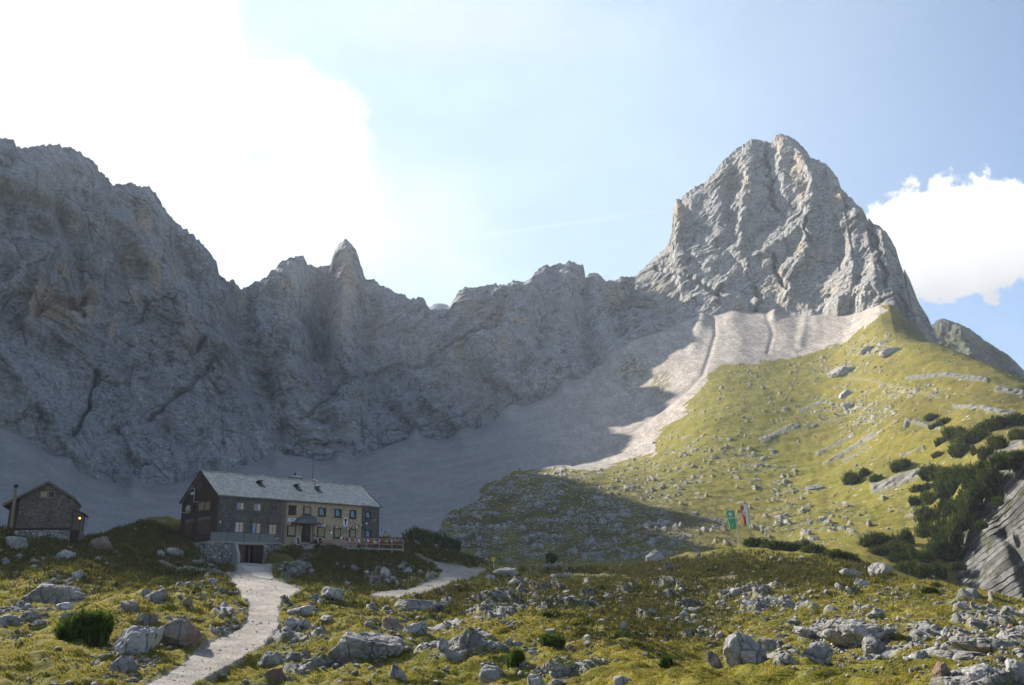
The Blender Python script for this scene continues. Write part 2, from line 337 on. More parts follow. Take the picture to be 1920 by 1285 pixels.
heath = np.maximum(heath, blob([(900,980,150,90,1),(1060,980,220,90,1),(1250,985,120,50,.9),(1800,740,90,60,.35),(1850,800,70,60,.5),(1380,1000,70,30,.3),(1720,610,60,26,.9),(1720,770,120,34,.45),(1840,750,110,34,.6),(1650,690,50,20,.35),(1560,800,120,20,.3),(1660,880,60,24,.4)], 170, 700))
heath = np.maximum(heath, .0)*(.6+.8*np.clip(n2(XG/9, YG/9)+.5, 0, 1)); heath = heath.clip(0, 1)
lush = blob([(1400,820,220,140,.8),(1250,900,160,60,.8),(1600,900,160,60,.9),(700,1250,300,40,.8),(150,1200,120,60,.7),(300,1150,100,30,.7),(1450,1275,150,20,.9),(1520,1010,120,30,.6)])
lush = np.where(scree > .5, sst(1200, 950, PX)*(AG < R(10)), lush)  # on scree this channel instead holds a darker blue-grey tone towards the left
# bedded rock wall on the right and rock bands
OUT = [(1920,850),(1890,850),(1850,905),(1815,950),(1790,1010),(1750,1045),(1700,1090),(1740,1150),(2100,1160),(2100,820),(1960,820)]
bed = np.zeros(PX.shape)
bnd = np.zeros(PX.shape)
for ln, w in (([(1430,825),(1470,805),(1492,797)], 5), ([(1530,850),(1570,832),(1600,815)], 3), ([(1545,868),(1600,838),(1640,815)], 3), ([(1580,862),(1625,838)], 2), ([(1700,706),(1780,702),(1850,712)], 4), ([(1640,915),(1690,898),(1740,880)], 9), ([(1690,855),(1730,842)], 3),
              ([(1870,730),(1960,745)], 5), ([(1860,860),(1890,840),(1910,835)], 9), ([(1500,770),(1540,752)], 3), ([(1790,760),(1900,772)], 4), ([(1700,790),(1760,800)], 3)):
    bnd = np.maximum(bnd, np.clip(1.3-dline(PX+jn*.3, PY+jn*.25, ln)/w, 0, 1)*((RG > 190) & (RG < 620)))
# outcrops by noise in stony places
oc = n2(XG/5.0+31, YG/5.0)+.5*n2(XG/1.9, YG/1.9)
rock = sst(.56, .70, oc+stony*.42-.1)*(stony > .12)*(1-scree)*(1-path)
rock = np.maximum(rock, np.maximum(bed, bnd)); bedw = np.maximum(bed, bnd*.8)
# hut platform, garage yard
def hutst(x, y):
    dx, dy = x-HC[0], y-HC[1]; return dx*HF[0]+dy*HF[1], dx*HG[0]+dy*HG[1]
S, Tt = hutst(XG, YG)
def rectw(s0, s1, t0, t1, b):
    return sst(-b, 0, S-s0)*sst(-b, 0, s1-S)*sst(-b, 0, Tt-t0)*sst(-b, 0, t1-Tt)
w = rectw(-1, 29.0, -.3, 11.2, 2.0); ZG = ZG*(1-w)+(ZF-.25)*w
w = rectw(9, 20, -4.0, 0, 1.6); ZG = ZG*(1-w)+(8.25)*w
w = rectw(17.5, 28.6, -5.5, 0, 1.0); ZG = ZG*(1-w)+np.minimum(ZG, 7.55)*w
w = rectw(-2.6, .2, -3.9, 0, .25); ZG = ZG*(1-w)+8.0*w
w = rectw(-3.4, 1.0, -8, -3.9, .35); ZG = ZG*(1-w)+np.minimum(ZG, 5.1+(Tt+4)*.06)*w
w = rectw(.3, 5.0, -10, -2.8, .5); ZG = ZG*(1-w)+(5.72+(Tt+4)*.07)*w
# relief
det = np.zeros_like(ZG); spc = np.maximum(RG*.0046, RG*.0012)
for lam, am in ((38, 1.0), (17, .55), (7.5, .42), (3.4, .33), (1.5, .22), (.7, .13), (.35, .05)):
    k = sst(1.2, 2.4, lam/spc)*sst(1.0, 2.0, RG/lam)
    nn = n2(XG/lam+lam, YG/lam-lam)
    if lam < 10: nn = nn-.35*np.abs(n2(XG/lam*1.7, YG/lam*1.7))
    det += am*k*nn*np.where(lam > 15, .6, 1)
flat = np.maximum(np.maximum(path*.9, rectw(-3, 29, -6, 12, 3)), 0)
near = sst(14, 26, RG)
big = 1+.2*sst(150, 400, RG)
ZG += det*(1-flat)*(1-scree*.72)*near*big
rr = 1-np.abs(n2(XG/2.3, YG/2.3+9))*1.6; r2 = 1-np.abs(n2(XG/.8, YG/.8))*1.6
ZG += rock*(1-bedw)*(.15+.55*rr+.22*r2)*np.clip(RG/90, .35, 1.6)*(1-rectw(-3, 29, -8, 12, 3))
# beds of the rock wall stand out as steps
ph = (ZG*math.cos(R(33))-(XG*math.cos(R(30))-YG*math.sin(R(30)))*math.sin(R(33)))*.48+n2(XG/16, ZG/11)*1.0+n2(XG/3, ZG/3)*.18
fr_ = ph-np.floor(ph); bv = n2(np.floor(ph)*7.3, XG/7+ZG/7)
stp = sst(.0, .25, fr_)*(1-fr_)*1.2*(.7+.9*bv)+.45*np.abs(n2(XG/1.7+ZG/2.1, ZG/1.6))
XG += -bedw*stp*1.6*np.sin(AG); YG += -bedw*stp*1.6*np.cos(AG)
bedc = np.clip(sst(.0, .3, fr_)*(.65+.8*bv)+.15, 0, 1)
# gullies and fans in the scree
PX, PY = proj(XG, YG, ZG); PX = np.nan_to_num(PX, nan=-9999); PY = np.nan_to_num(PY, nan=-9999)
for ln, w, dp in (([(1338,597),(1342,625),(1330,665),(1318,700),(1290,730),(1225,780),(1150,835),(1075,872)], 4, -1.3), ([(1436,588),(1450,625),(1440,660)], 4, -.8), ([(1600,600),(1570,650)], 6, -.5), ([(1316,598),(1312,608)], 12, 3.5), ([(1372,590),(1370,600)], 18, 3), ([(1456,582),(1452,594)], 9, 4), ([(1540,590),(1530,600)], 22, 2.2), ([(1150,668),(1146,684)], 12, 7), ([(1060,722),(1058,742)], 14, 7), ([(960,768),(950,786)], 14, 7), ([(870,806),(866,826)], 16, 7), ([(790,808),(780,832)], 14, 8), ([(640,846),(636,872)], 16, 7), ([(500,850),(520,872)], 14, 6), ([(250,905),(250,922)], 16, 5), ([(120,860),(130,880)], 14, 5), ([(1510,600),(1500,650)], 8, 1.2),
                  ([(1385,592),(1385,660)], 20, 1.2), ([(1320,605),(1300,650)], 12, 1.5), ([(1470,590),(1475,650)], 18, .9), ([(1570,600),(1555,640)], 18, .8), ([(1180,665),(1120,780),(1040,840)], 40, 4), ([(1110,720),(1060,800)], 14, -3), ([(560,880),(570,930)], 40, 4), ([(780,830),(700,920)], 40, 4)):
    ZG += dp*np.exp(-(dline(PX, PY, ln)/w)**2)*scree*(RG > 380)
gv = np.exp(-(dline(PX, PY, [(1330,665),(1318,700),(1290,730),(1225,780),(1150,835),(1075,872)])/4.0)**2)*scree*(RG > 380)
gp = blob([(1175,700,12,30,1),(1190,690,14,24,1),(1240,718,18,24,1),(1205,705,14,20,.7)])*(RG > 380)*sst(-.15, .1, n2(XG/4, YG/4))
PX, PY = proj(XG, YG, ZG); PX = np.nan_to_num(PX, nan=-9999); PY = np.nan_to_num(PY, nan=-9999)
scr_out = scree*(1-np.clip(gp, 0, 1))
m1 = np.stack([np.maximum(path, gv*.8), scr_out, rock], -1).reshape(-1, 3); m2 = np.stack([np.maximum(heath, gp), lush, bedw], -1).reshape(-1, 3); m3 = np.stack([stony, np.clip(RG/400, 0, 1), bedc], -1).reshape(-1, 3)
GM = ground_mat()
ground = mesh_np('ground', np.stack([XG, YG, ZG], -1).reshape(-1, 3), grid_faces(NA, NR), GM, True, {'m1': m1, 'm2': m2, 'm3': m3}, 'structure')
lrg = np.log(rg)
def gz(x, y):
    """ground height at world x, y"""
    a = np.arctan2(x, y); l = np.log(np.hypot(x, y)); return bil(ZG, azg, rg, np.asarray(a), np.exp(np.asarray(l)))
rr_ = np.exp(np.linspace(math.log(12), math.log(880), 3000))
def hit(px, py, rmin=12, rmax=880):
    """point where the ray through a picture position meets the ground"""
    a, T = azt(px, py); a = float(a); T = float(T)
    r = rr_[(rr_ > rmin) & (rr_ < rmax)]; z = gz(r*math.sin(a), r*math.cos(a)); k = np.nonzero(z >= T*r)[0]
    i = k[0] if len(k) else int(np.argmin(T*r-z)); rr = r[i]
    return np.array([rr*math.sin(a), rr*math.cos(a), float(z[i])]), rr
# which vertices of the ground the camera can see
TT = ZG/np.maximum(np.hypot(XG, YG), .1); VIS = TT >= np.maximum.accumulate(TT, axis=1)-1e-4
VIS &= (PX > -60) & (PX < 1980) & (PY < 1330) & (PY > 200)

# ---------------------------------------------------------------- cliffs
def cliff(name, mat, a0, a1, nu, nv, sky, base, rb, rc, feats, amp=1.0, seed=0.0, marks=(), green=(), az_off=None, prof=.0, lows=1.0, strata=0.0):
    sky = np.array(sky, float); sa, sT = azt(sky[:, 0], sky[:, 1])
    if az_off is not None:
        oa = np.radians([q[0] for q in az_off]); oT = np.array([q[1] for q in az_off]); sa = np.r_[oa, sa]; sT = np.r_[oT, sT]
    o = np.argsort(sa); sa = np.maximum.accumulate(sa[o]+np.arange(len(sa))*1e-7); sT = sT[o]
    base = np.array(base, float); ba, bT = azt(base[:, 0], base[:, 1])
    az = np.radians(np.linspace(a0, a1, nu)); Ts = np.interp(az, sa, sT); Tb_ = np.interp(az, ba, bT)
    fr = lambda L: np.interp(az, azt(np.array([q[0] for q in L], float), np.full(len(L), 640.))[0], [q[1] for q in L])
    Rb, Rc = fr(rb), fr(rc)
    k = np.hanning(25); k /= k.sum()
    Rb = np.convolve(np.pad(Rb, 12, 'edge'), k, 'valid'); Rc = np.convolve(np.pad(Rc, 12, 'edge'), k, 'valid')
    Rb = Rb+6; zb = Tb_*Rb; zt = Ts*Rc
    t = np.concatenate([np.linspace(-.12, 1, nv), 1+np.linspace(0, 1, 26)[1:]**1.4*.9]); NV = len(t)
    tf = np.clip(t, -.12, 1)
    A, Tm = np.meshgrid(az, tf, indexing='ij')
    Z = zb[:, None]+(zt-zb)[:, None]*Tm
    g = Tm+prof*np.sin(np.pi*np.clip(Tm, 0, 1))
    Rr = Rb[:, None]+(Rc-Rb)[:, None]*g
    X, Y = Rr*np.sin(A), Rr*np.cos(A); px, py = proj(X, Y, Z); px = np.nan_to_num(px, nan=-9999); py = np.nan_to_num(py, nan=-9999)
    wx = n3(X/60+seed, Y/60, Z/60)*.6; wz = n3(X/60, Y/60+seed, Z/60+5)*.6
    D = np.zeros_like(X)
    for q, (lam, am) in enumerate(((150, 17*lows), (78, 12*lows), (40, 7.8), (21, 4.8), (11, 2.8), (5.6, 1.5), (3.0, .75))):
        dx = X/lam+wx*(60/lam)**.3; zz = Z/lam
        a1 = np.abs(n3(dx, Y/lam+seed, zz*.40+wz)); a2 = np.abs(n3((dx*.75+zz*.66)*.55, Y/lam, (zz*.75-dx*.66)*1.25+seed))
        if q % 2: fl = 2.6*a1-.6; di = 1-2.0*a2      # sharp-edged grooves
        else: fl = 1-2.0*a1; di = 2.4*a2-.6          # sharp-edged ribs
        mixw = .5+.5*np.clip(n3(X/110, Y/110, Z/110+seed*2)*1.6, -1, 1)
        D += am*(fl*mixw+di*(1-mixw)*.9)
    if not strata:                                   # slanting ledges: steps in the rock
        for per, am in ((34, 5.5), (13, 3.2), (5.5, 1.6), (2.6, .7)):
            u_ = (Z*.80-X*.42)/per+n3(X/70, Y/70, Z/70+seed)*1.8+n3(X/18, Y/18, Z/18)*.35; fr1 = u_-np.floor(u_)
            D += am*(sst(0, .12, fr1)*(1-fr1)-.4)*np.clip(.5+1.4*n3(X/45, Y/45+seed, Z/45), 0, 1.3)
    D *= amp
    bc_ = np.zeros_like(X)
    if strata:
        e_ = X*math.cos(R(32))-Y*math.sin(R(32)); ph_ = (Z*math.cos(R(32))-e_*math.sin(R(32)))/strata+n3(X/22, Y/22, Z/22)*1.1+n3(X/4, Y/4, Z/4)*.22+n3(X/1.2, Y/1.2, Z/1.2)*.15; f_ = ph_-np.floor(ph_); bv_ = n2(np.floor(ph_)*7.3, e_/9)
        D += 3.5*n3(X/16, Y/16, Z/16)+1.2*n3(X/5, Y/5, Z/5)+strata*.34*np.clip(.8+1.2*n3(X/7, Y/7, Z/7+9), .15, 1.4)*(sst(0, .16, f_)*(1-f_*.8)*(.8+.9*bv_)); cr_ = np.abs(n3(e_/1.6+np.floor(ph_)*3, Z/7, X/7)); pass
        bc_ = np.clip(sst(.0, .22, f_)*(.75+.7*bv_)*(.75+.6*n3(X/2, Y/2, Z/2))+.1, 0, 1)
    jl = n3(X/14, Y/14, Z/14)*9; jm = n3(X/5, Y/5, Z/5+4)*4
    for ln, w_, dp in feats:
        if lows < .5 and w_ > 7: dp *= .62
        d = dline(px+jl+jm, py+jl*.7, ln)
        if w_ < 8: D += dp*np.clip(1-d/w_, 0, 1)**.7
        else: D += dp*np.exp(-(d/w_)**2)
    fade = 1-.72*sst(.90, 1.0, Tm); fade *= np.where(t[None, :] > 1, 0, 1)
    fade = fade*sst(-.12, .06, Tm)*.9+.1*fade
    back = np.clip(t-1, 0, None)
    last = (D*fade)[:, nv-1:nv]
    D = np.where(t[None, :] > 1, last, D*fade)
    Rr = Rr-D; Rr = Rr+back[None, :]*(zt-zb)[:, None]*.9
    Z = Z-back[None, :]*(zt-zb)[:, None]*1.3*(1 if True else 0)
    # ragged crest
    cj = (n2(az*900, az*0+seed)*1.0+n2(az*330, az*0+2+seed)*2.2)[:, None]*np.exp(-((1-Tm)/.05)**2)*np.where(t[None, :] > 1, np.exp(-back/.1)[None, :], 1)*np.minimum(Rc[:, None]/700, 1)
    Z = Z+cj
    Z = Z+n3(X/9, Y/9, Z/9)*.9*fade
    X, Y = Rr*np.sin(A), Rr*np.cos(A)
    mk = np.zeros_like(X); gr = np.zeros_like(X)
    for cx, cy, rx, ry, w_ in marks: mk = np.maximum(mk, w_*np.exp(-(((px-cx)/rx)**2+((py-cy)/ry)**2)**2))
    for cx, cy, rx, ry, w_ in green: gr = np.maximum(gr, w_*np.exp(-(((px-cx)/rx)**2+((py-cy)/ry)**2)))
    V = np.stack([X, Y, Z], -1).reshape(-1, 3)
    return mesh_np(name, V, grid_faces(nu, NV), mat, True, {'m1': np.stack([mk, gr, bc_], -1).reshape(-1, 3)}, 'structure')

SKY1 = [(0,267),(26,269),(29,280),(53,282),(69,277),(98,275),(122,278),(151,290),(177,306),(185,322),(204,338),(211,351),(246,346),(259,354),(280,356),(294,370),(312,401),(333,422),(360,444),(394,475),(405,494),(410,512),(423,528),(437,527),(452,542),(466,539),(500,520),(521,499),(542,486),(571,482),(575,497),(590,499),(605,498),(619,500),(622,487),(633,467),(647,452),(658,463),(667,470),(674,491),(681,510),(685,526),(702,526),(713,536),(724,541),(747,551),(760,553),(765,562),(780,560),(795,559),(799,569),(805,582),(822,584),(844,580),(850,564),(859,551),(870,540),(896,541),(928,531),(934,536),(954,535),(967,528),(979,531),(995,526),(1005,512),(1020,498),(1038,499),(1046,493),(1059,495),(1068,490),(1083,497),(1089,500),(1094,496),(1097,521),(1105,513),(1115,510),(1124,515),(1135,529),(1154,529),(1165,519),(1191,519),(1215,520),(1300,540),(1400,560)]
BASE1 = [(-900,760),(-160,770),(0,800),(50,832),(90,858),(169,897),(221,912),(272,922),(337,918),(400,910),(480,880),(520,860),(560,868),(600,874),(680,868),(720,845),(760,828),(850,822),(900,802),(950,782),(1000,750),(1050,737),(1090,715),(1140,682),(1180,652),(1230,622),(1280,605),(1400,600)]
FE1 = [([(458,560),(445,640),(485,700),(520,800),(545,862)], 24, -24), ([(600,510),(592,600),(602,670)], 17, -34), ([(648,470),(650,560),(640,640),(655,720),(640,790)], 24, 26), ([(545,500),(540,600),(550,700)], 26, 16),
 ([(560,794),(635,741),(709,697),(799,689),(822,667),(878,640),(934,622)], 4.5, -9), ([(275,790),(317,758),(370,716),(423,663)], 4.5, -8), ([(182,700),(175,743),(153,790),(130,827)], 5, -12), ([(65,590),(100,560),(130,572),(155,560)], 10, -16), ([(50,620),(60,570),(75,530)], 9, 10),
 ([(130,560),(158,590)], 6, -12), ([(245,610),(290,572)], 4, -8), ([(352,670),(372,660),(385,655)], 6, -12), ([(400,650),(440,660),(455,690)], 16, 10), ([(30,430),(120,400),(200,440),(300,420)], 18, 8), ([(0,560),(60,500),(160,480)], 14, 9),
 ([(700,560),(690,650),(720,760),(780,820)], 14, -14), ([(760,580),(750,680),(800,760),(860,800)], 12, 10), ([(850,590),(840,700)], 18, 12), ([(1000,540),(990,640),(1020,720)], 16, 12), ([(940,560),(930,640)], 10, -10), ([(1095,520),(1090,600),(1110,690)], 12, -14), ([(1060,520),(1055,620)], 14, 12), ([(1140,540),(1130,640),(1150,670)], 14, 10), ([(1180,540),(1170,630)], 10, -10),
 ([(905,625),(915,632)], 5, -14), ([(905,712),(918,720),(935,735)], 5, -12), ([(1012,640),(1008,660)], 4, -12), ([(1018,700),(1028,684)], 5, -10), ([(500,820),(560,850)], 10, 8), ([(0,680),(60,760),(140,860)], 16, 9), ([(230,450),(330,560),(350,650)], 16, 12), ([(120,300),(160,420),(140,520)], 20, -9), ([(310,420),(370,560),(400,620)], 14, -12)]
MK1 = [(60,570,14,50,1),(85,575,22,40,.9),(125,590,30,40,.85),(170,565,12,40,.7),(270,425,14,26,.9),(290,520,10,40,.8),(328,520,10,26,.7),(240,500,8,30,.5),(210,620,8,26,.7),(650,540,14,60,.7),(640,620,18,40,.7),(700,620,10,40,.6),(535,548,16,14,.8),(976,612,18,8,1),(945,655,12,26,.6),(880,590,30,30,.5),(940,590,16,26,.6),(355,640,12,40,.6),(250,560,12,20,.6),(120,520,10,20,.7),(450,560,8,30,.5),(1150,560,26,30,.5),(540,600,20,60,.4)]
GR1 = [(425,680,40,26,1),(400,700,30,16,.9),(545,490,26,12,.9),(625,480,8,20,.9),(1180,540,30,20,1),(1170,522,24,6,1),(1215,570,20,16,.7),(880,700,50,20,.4),(500,565,20,20,.5)]
C1 = cliff_mat('cliff_limestone')
cliff('cliff_wall', C1, -78, 17.5, 1150, 430, SKY1, BASE1,
      [(-900,330),(-160,430),(0,462),(100,480),(200,500),(300,520),(400,552),(500,610),(600,655),(750,688),(900,700),(1000,704),(1100,722),(1200,740),(1300,755),(1400,770)],
      [(-900,420),(-160,500),(0,540),(98,560),(211,600),(312,635),(405,660),(452,695),(571,830),(647,905),(702,880),(805,790),(870,782),(967,786),(1068,845),(1135,875),(1191,880),(1400,890)],
      FE1, 1.0, 3.3, MK1, GR1, [(-90,.30),(-78,.40),(-60,.53),(-50,.535),(-46,.54),(-42,.545),(-39,.54)], prof=-.05, lows=.8)  # unseen crest left of the frame, heights shaped to cast the hut's shade
SKY2 = [(1100,560),(1150,545),(1180,530),(1195,515),(1215,496),(1234,477),(1251,463),(1257,446),(1260,423),(1261,392),(1269,374),(1278,374),(1284,365),(1303,353),(1324,342),(1342,322),(1353,305),(1380,280),(1396,270),(1411,264),(1419,262),(1434,265),(1444,270),(1450,263),(1456,254),(1465,251),(1479,256),(1496,268),(1509,280),(1521,297),(1534,302),(1550,309),(1561,322),(1573,338),(1576,353),(1588,365),(1608,386),(1617,392),(1627,407),(1629,419),(1639,421),(1650,425),(1669,446),(1681,469),(1685,486),(1694,500),(1696,519),(1708,531),(1716,550),(1725,573),(1735,588),(1746,608),(1758,638),(1775,680),(1800,730)]
BASE2 = [(1100,700),(1180,652),(1230,622),(1280,607),(1300,600),(1340,592),(1400,592),(1450,587),(1480,584),(1560,592),(1600,590),(1620,582),(1650,580),(1680,580),(1710,640),(1760,720),(1800,760)]
FE2 = [([(1436,272),(1440,310),(1446,345),(1448,384),(1456,396)], 5, -14), ([(1411,268),(1407,346),(1390,415),(1385,480)], 12, 14), ([(1380,300),(1370,400),(1380,450)], 10, -12), ([(1500,300),(1527,338),(1515,415),(1519,477),(1484,511),(1480,560)], 11, 17),
 ([(1513,415),(1517,461)], 4, -12), ([(1545,330),(1570,420),(1580,500)], 12, -10), ([(1660,450),(1640,520),(1620,570)], 16, 12), ([(1346,542),(1390,505),(1420,480),(1470,455),(1500,425)], 8, 9), ([(1450,484),(1455,515),(1478,550)], 4.5, -11), ([(1270,400),(1272,440),(1260,470)], 8, 12), ([(1290,400),(1300,440),(1290,500)], 8, -9),
 ([(1340,350),(1350,430),(1330,500)], 14, 9), ([(1229,505),(1270,510),(1310,530),(1350,560)], 6, -8), ([(1240,540),(1300,560),(1420,570)], 10, 8), ([(1600,540),(1570,580)], 14, 14), ([(1610,400),(1600,460),(1590,520)], 12, 8), ([(1635,425),(1650,480),(1665,540)], 6, -10), ([(1690,520),(1710,600),(1730,640)], 10, 10), ([(1420,590),(1425,560),(1415,540)], 6, -10), ([(1460,300),(1470,360)], 12, 9)]
MK2 = [(1465,270,12,30,.6),(1495,320,14,30,.7),(1275,410,10,30,.7),(1505,360,12,30,.5),(1575,375,14,14,.7),(1240,540,40,16,.4),(1450,540,30,16,.5),(1560,550,30,20,.3),(1500,470,8,30,.6),(1380,350,30,40,.35)]
cliff('mountain_peak', cliff_mat('peak_limestone', .1, (.305, .297, .284), (.39, .378, .358)), 5.0, 33.5, 640, 460, SKY2, BASE2,
      [(1100,730),(1200,742),(1300,752),(1400,742),(1480,725),(1560,700),(1620,675),(1680,640),(1760,640),(1820,660)],
      [(1100,880),(1200,885),(1258,885),(1400,885),(1465,890),(1550,860),(1630,800),(1700,740),(1758,700),(1820,690)],
      FE2, .64, 9.1, MK2, [(1190,545,40,20,.8),(1230,600,40,14,.5)], prof=-.02, lows=.38)
# far mountains
FM = cliff_mat('far_mountain_rock', 0, (.05, .055, .055), (.105, .108, .105))
cliff('far_mountain', FM, 27, 44, 300, 200, [(1650,700),(1700,660),(1740,618),(1757,605),(1770,603),(1785,607),(1800,612),(1822,622),(1845,640),(1870,655),(1890,668),(1905,682),(1925,700),(2000,760),(2200,860)],
      [(1600,860),(2200,960)], [(1600,1150),(2200,1050)], [(1600,1420),(2200,1350)], [([(1800,640),(1840,700),(1850,760)], 14, 30), ([(1860,665),(1900,730)], 12, -30)], 2.2, 17.0, (), [(1800,650,90,50,1.6),(1860,675,40,24,1.5),(1770,650,40,40,1.5)])
cliff('far_summit', C1, -10, 0, 120, 60, [(740,640),(790,590),(803,576),(815,570),(828,569),(838,572),(850,582),(880,620),(930,640)], [(700,700),(960,700)], [(700,1500),(960,1500)], [(700,1700),(960,1700)], [], .6, 23.0)

cliff('rock_wall', bed_mat(), 26.5, 44, 460, 420, [(1660,1110),(1700,1090),(1740,1058),(1775,1030),(1795,1000),(1818,950),(1850,908),(1880,872),(1900,858),(1920,850),(1960,830),(2060,800),(2200,760)],
      [(1660,1160),(2200,1190)], [(1660,186),(1760,177),(1850,166),(1920,156),(2060,140),(2200,130)], [(1660,214),(1760,211),(1850,206),(1920,197),(2060,176),(2200,166)], [([(1880,1000),(1920,1060),(1930,1110)], 12, -4), ([(1800,1020),(1760,1080)], 10, -3)], .10, 31.0, (), (), strata=1.05)
# ---------------------------------------------------------------- tags
def tag(o, label=None, cat=None, group=None, kind=None):
    if label: o['label'] = label
    if cat: o['category'] = cat
    if group: o['group'] = group
    if kind: o['kind'] = kind
    return o
def depth_of(P): return float(np.dot(P, Fv))
# ---------------------------------------------------------------- rocks
def ico(k):
    bm = bmesh.new(); bmesh.ops.create_icosphere(bm, subdivisions=k, radius=1.0); bm.verts.ensure_lookup_table()
    V = np.array([v.co[:] for v in bm.verts]); Fc = np.array([[v.index for v in f.verts] for f in bm.faces]); bm.free(); return V, Fc
ICO = {k: ico(k) for k in (1, 2, 3, 4, 5, 6)}
def rock_verts(k, seed, cuts=12, rough=.10, crack=0.0, flat=0.0, lo=.50):
    V = ICO[k][0].copy(); g = np.random.default_rng(seed)
    V = V*(1+.25*n3(V[:, 0]*1.1+seed*3.7, V[:, 1]*1.1, V[:, 2]*1.1+seed)[:, None])
    for c in range(cuts):
        n = g.normal(size=3); n /= np.linalg.norm(n)
        if flat and c < 2: n = np.array([g.normal()*.2, g.normal()*.2, 1.0]); n /= np.linalg.norm(n)
        off = g.uniform(lo, .88); d = V@n-off; V = V-np.outer(np.maximum(d, 0)*.97, n)
    if k >= 3:
        N = V/np.linalg.norm(V, axis=1)[:, None]
        d = rough*(n3(V[:, 0]*2.6+seed, V[:, 1]*2.6, V[:, 2]*2.6)*.7+n3(V[:, 0]*6+seed, V[:, 1]*6, V[:, 2]*6)*.4+n3(V[:, 0]*14, V[:, 1]*14+seed, V[:, 2]*14)*.22)
        if crack: 
            for fq, am in ((1.7, 1.0), (3.6, .55), (8, .25)):
                a_ = np.abs(n3(V[:, 0]*fq+seed*2, V[:, 1]*fq, V[:, 2]*fq*1.3)); d -= crack*am*np.exp(-(a_/.09)**2)
                d += crack*am*.5*(a_-.2)
        V = V+N*d[:, None]
    return V
def rock_mat(name, a, b, stain=None, moss=.0):
    t = NT(name); P = t.obj(); oi = t.t.nodes.new('ShaderNodeObjectInfo'); W_ = t.pos()
    n = t.noise(W_, 1.1, 6, .7); col = t.mix(t.ramp(n, .3, .7), a, b)
    n2_ = t.noise(W_, 5.0, 5, .75); v = t.ramp(n2_, .25, .75, .62, 1.25); col = t.mix(1.0, col, t.comb(v, v, v), 'MULTIPLY')
    li = t.noise(W_, 2.2, 4, .8); col = t.mix(t.ramp(li, .55, .68, 0, .7), col, (.10, .10, .095))
    cr = t.vor(t.map(W_, (1, 1, .55), (0, R(25), 0)), 1.15, 'DISTANCE_TO_EDGE'); col = t.mix(t.ramp(cr, 0, .035, .7, 0), col, (.05, .048, .044))
    if stain: col = t.mix(t.ramp(t.noise(t.map(W_, (1.6, 1.6, .25)), 1, 4, .6), .42, .6), col, stain)
    if moss:
        up = t.sep(t.t.nodes.new('ShaderNodeNewGeometry').outputs['Normal'])[2]
        mm = t.math('MULTIPLY', t.ramp(up, .45, .85), t.ramp(t.noise(W_, 1.6, 4, .7), .5-moss*.2, .62-moss*.2)); col = t.mix(mm, col, (.10, .105, .02))
    r = t.ramp(oi.outputs['Random'], 0, 1, .82, 1.15); col = t.mix(1.0, col, t.comb(r, r, r), 'MULTIPLY')
    h = t.math('ADD', t.noise(W_, 3.0, 7, .75), t.math('MULTIPLY', t.ramp(cr, 0, .06), .4))
    return t.out(col, .93, t.bump(h, .22, .9), .12)
RM = {'g': rock_mat('limestone', (.225, .216, .20), (.42, .40, .37)), 'p': rock_mat('pale_limestone', (.30, .285, .27), (.46, .44, .42)),
      'b': rock_mat('rusty_limestone', (.20, .185, .165), (.33, .31, .28), (.24, .165, .115)), 'm': rock_mat('mossy_limestone', (.19, .188, .18), (.34, .33, .31), None, 1.0)}
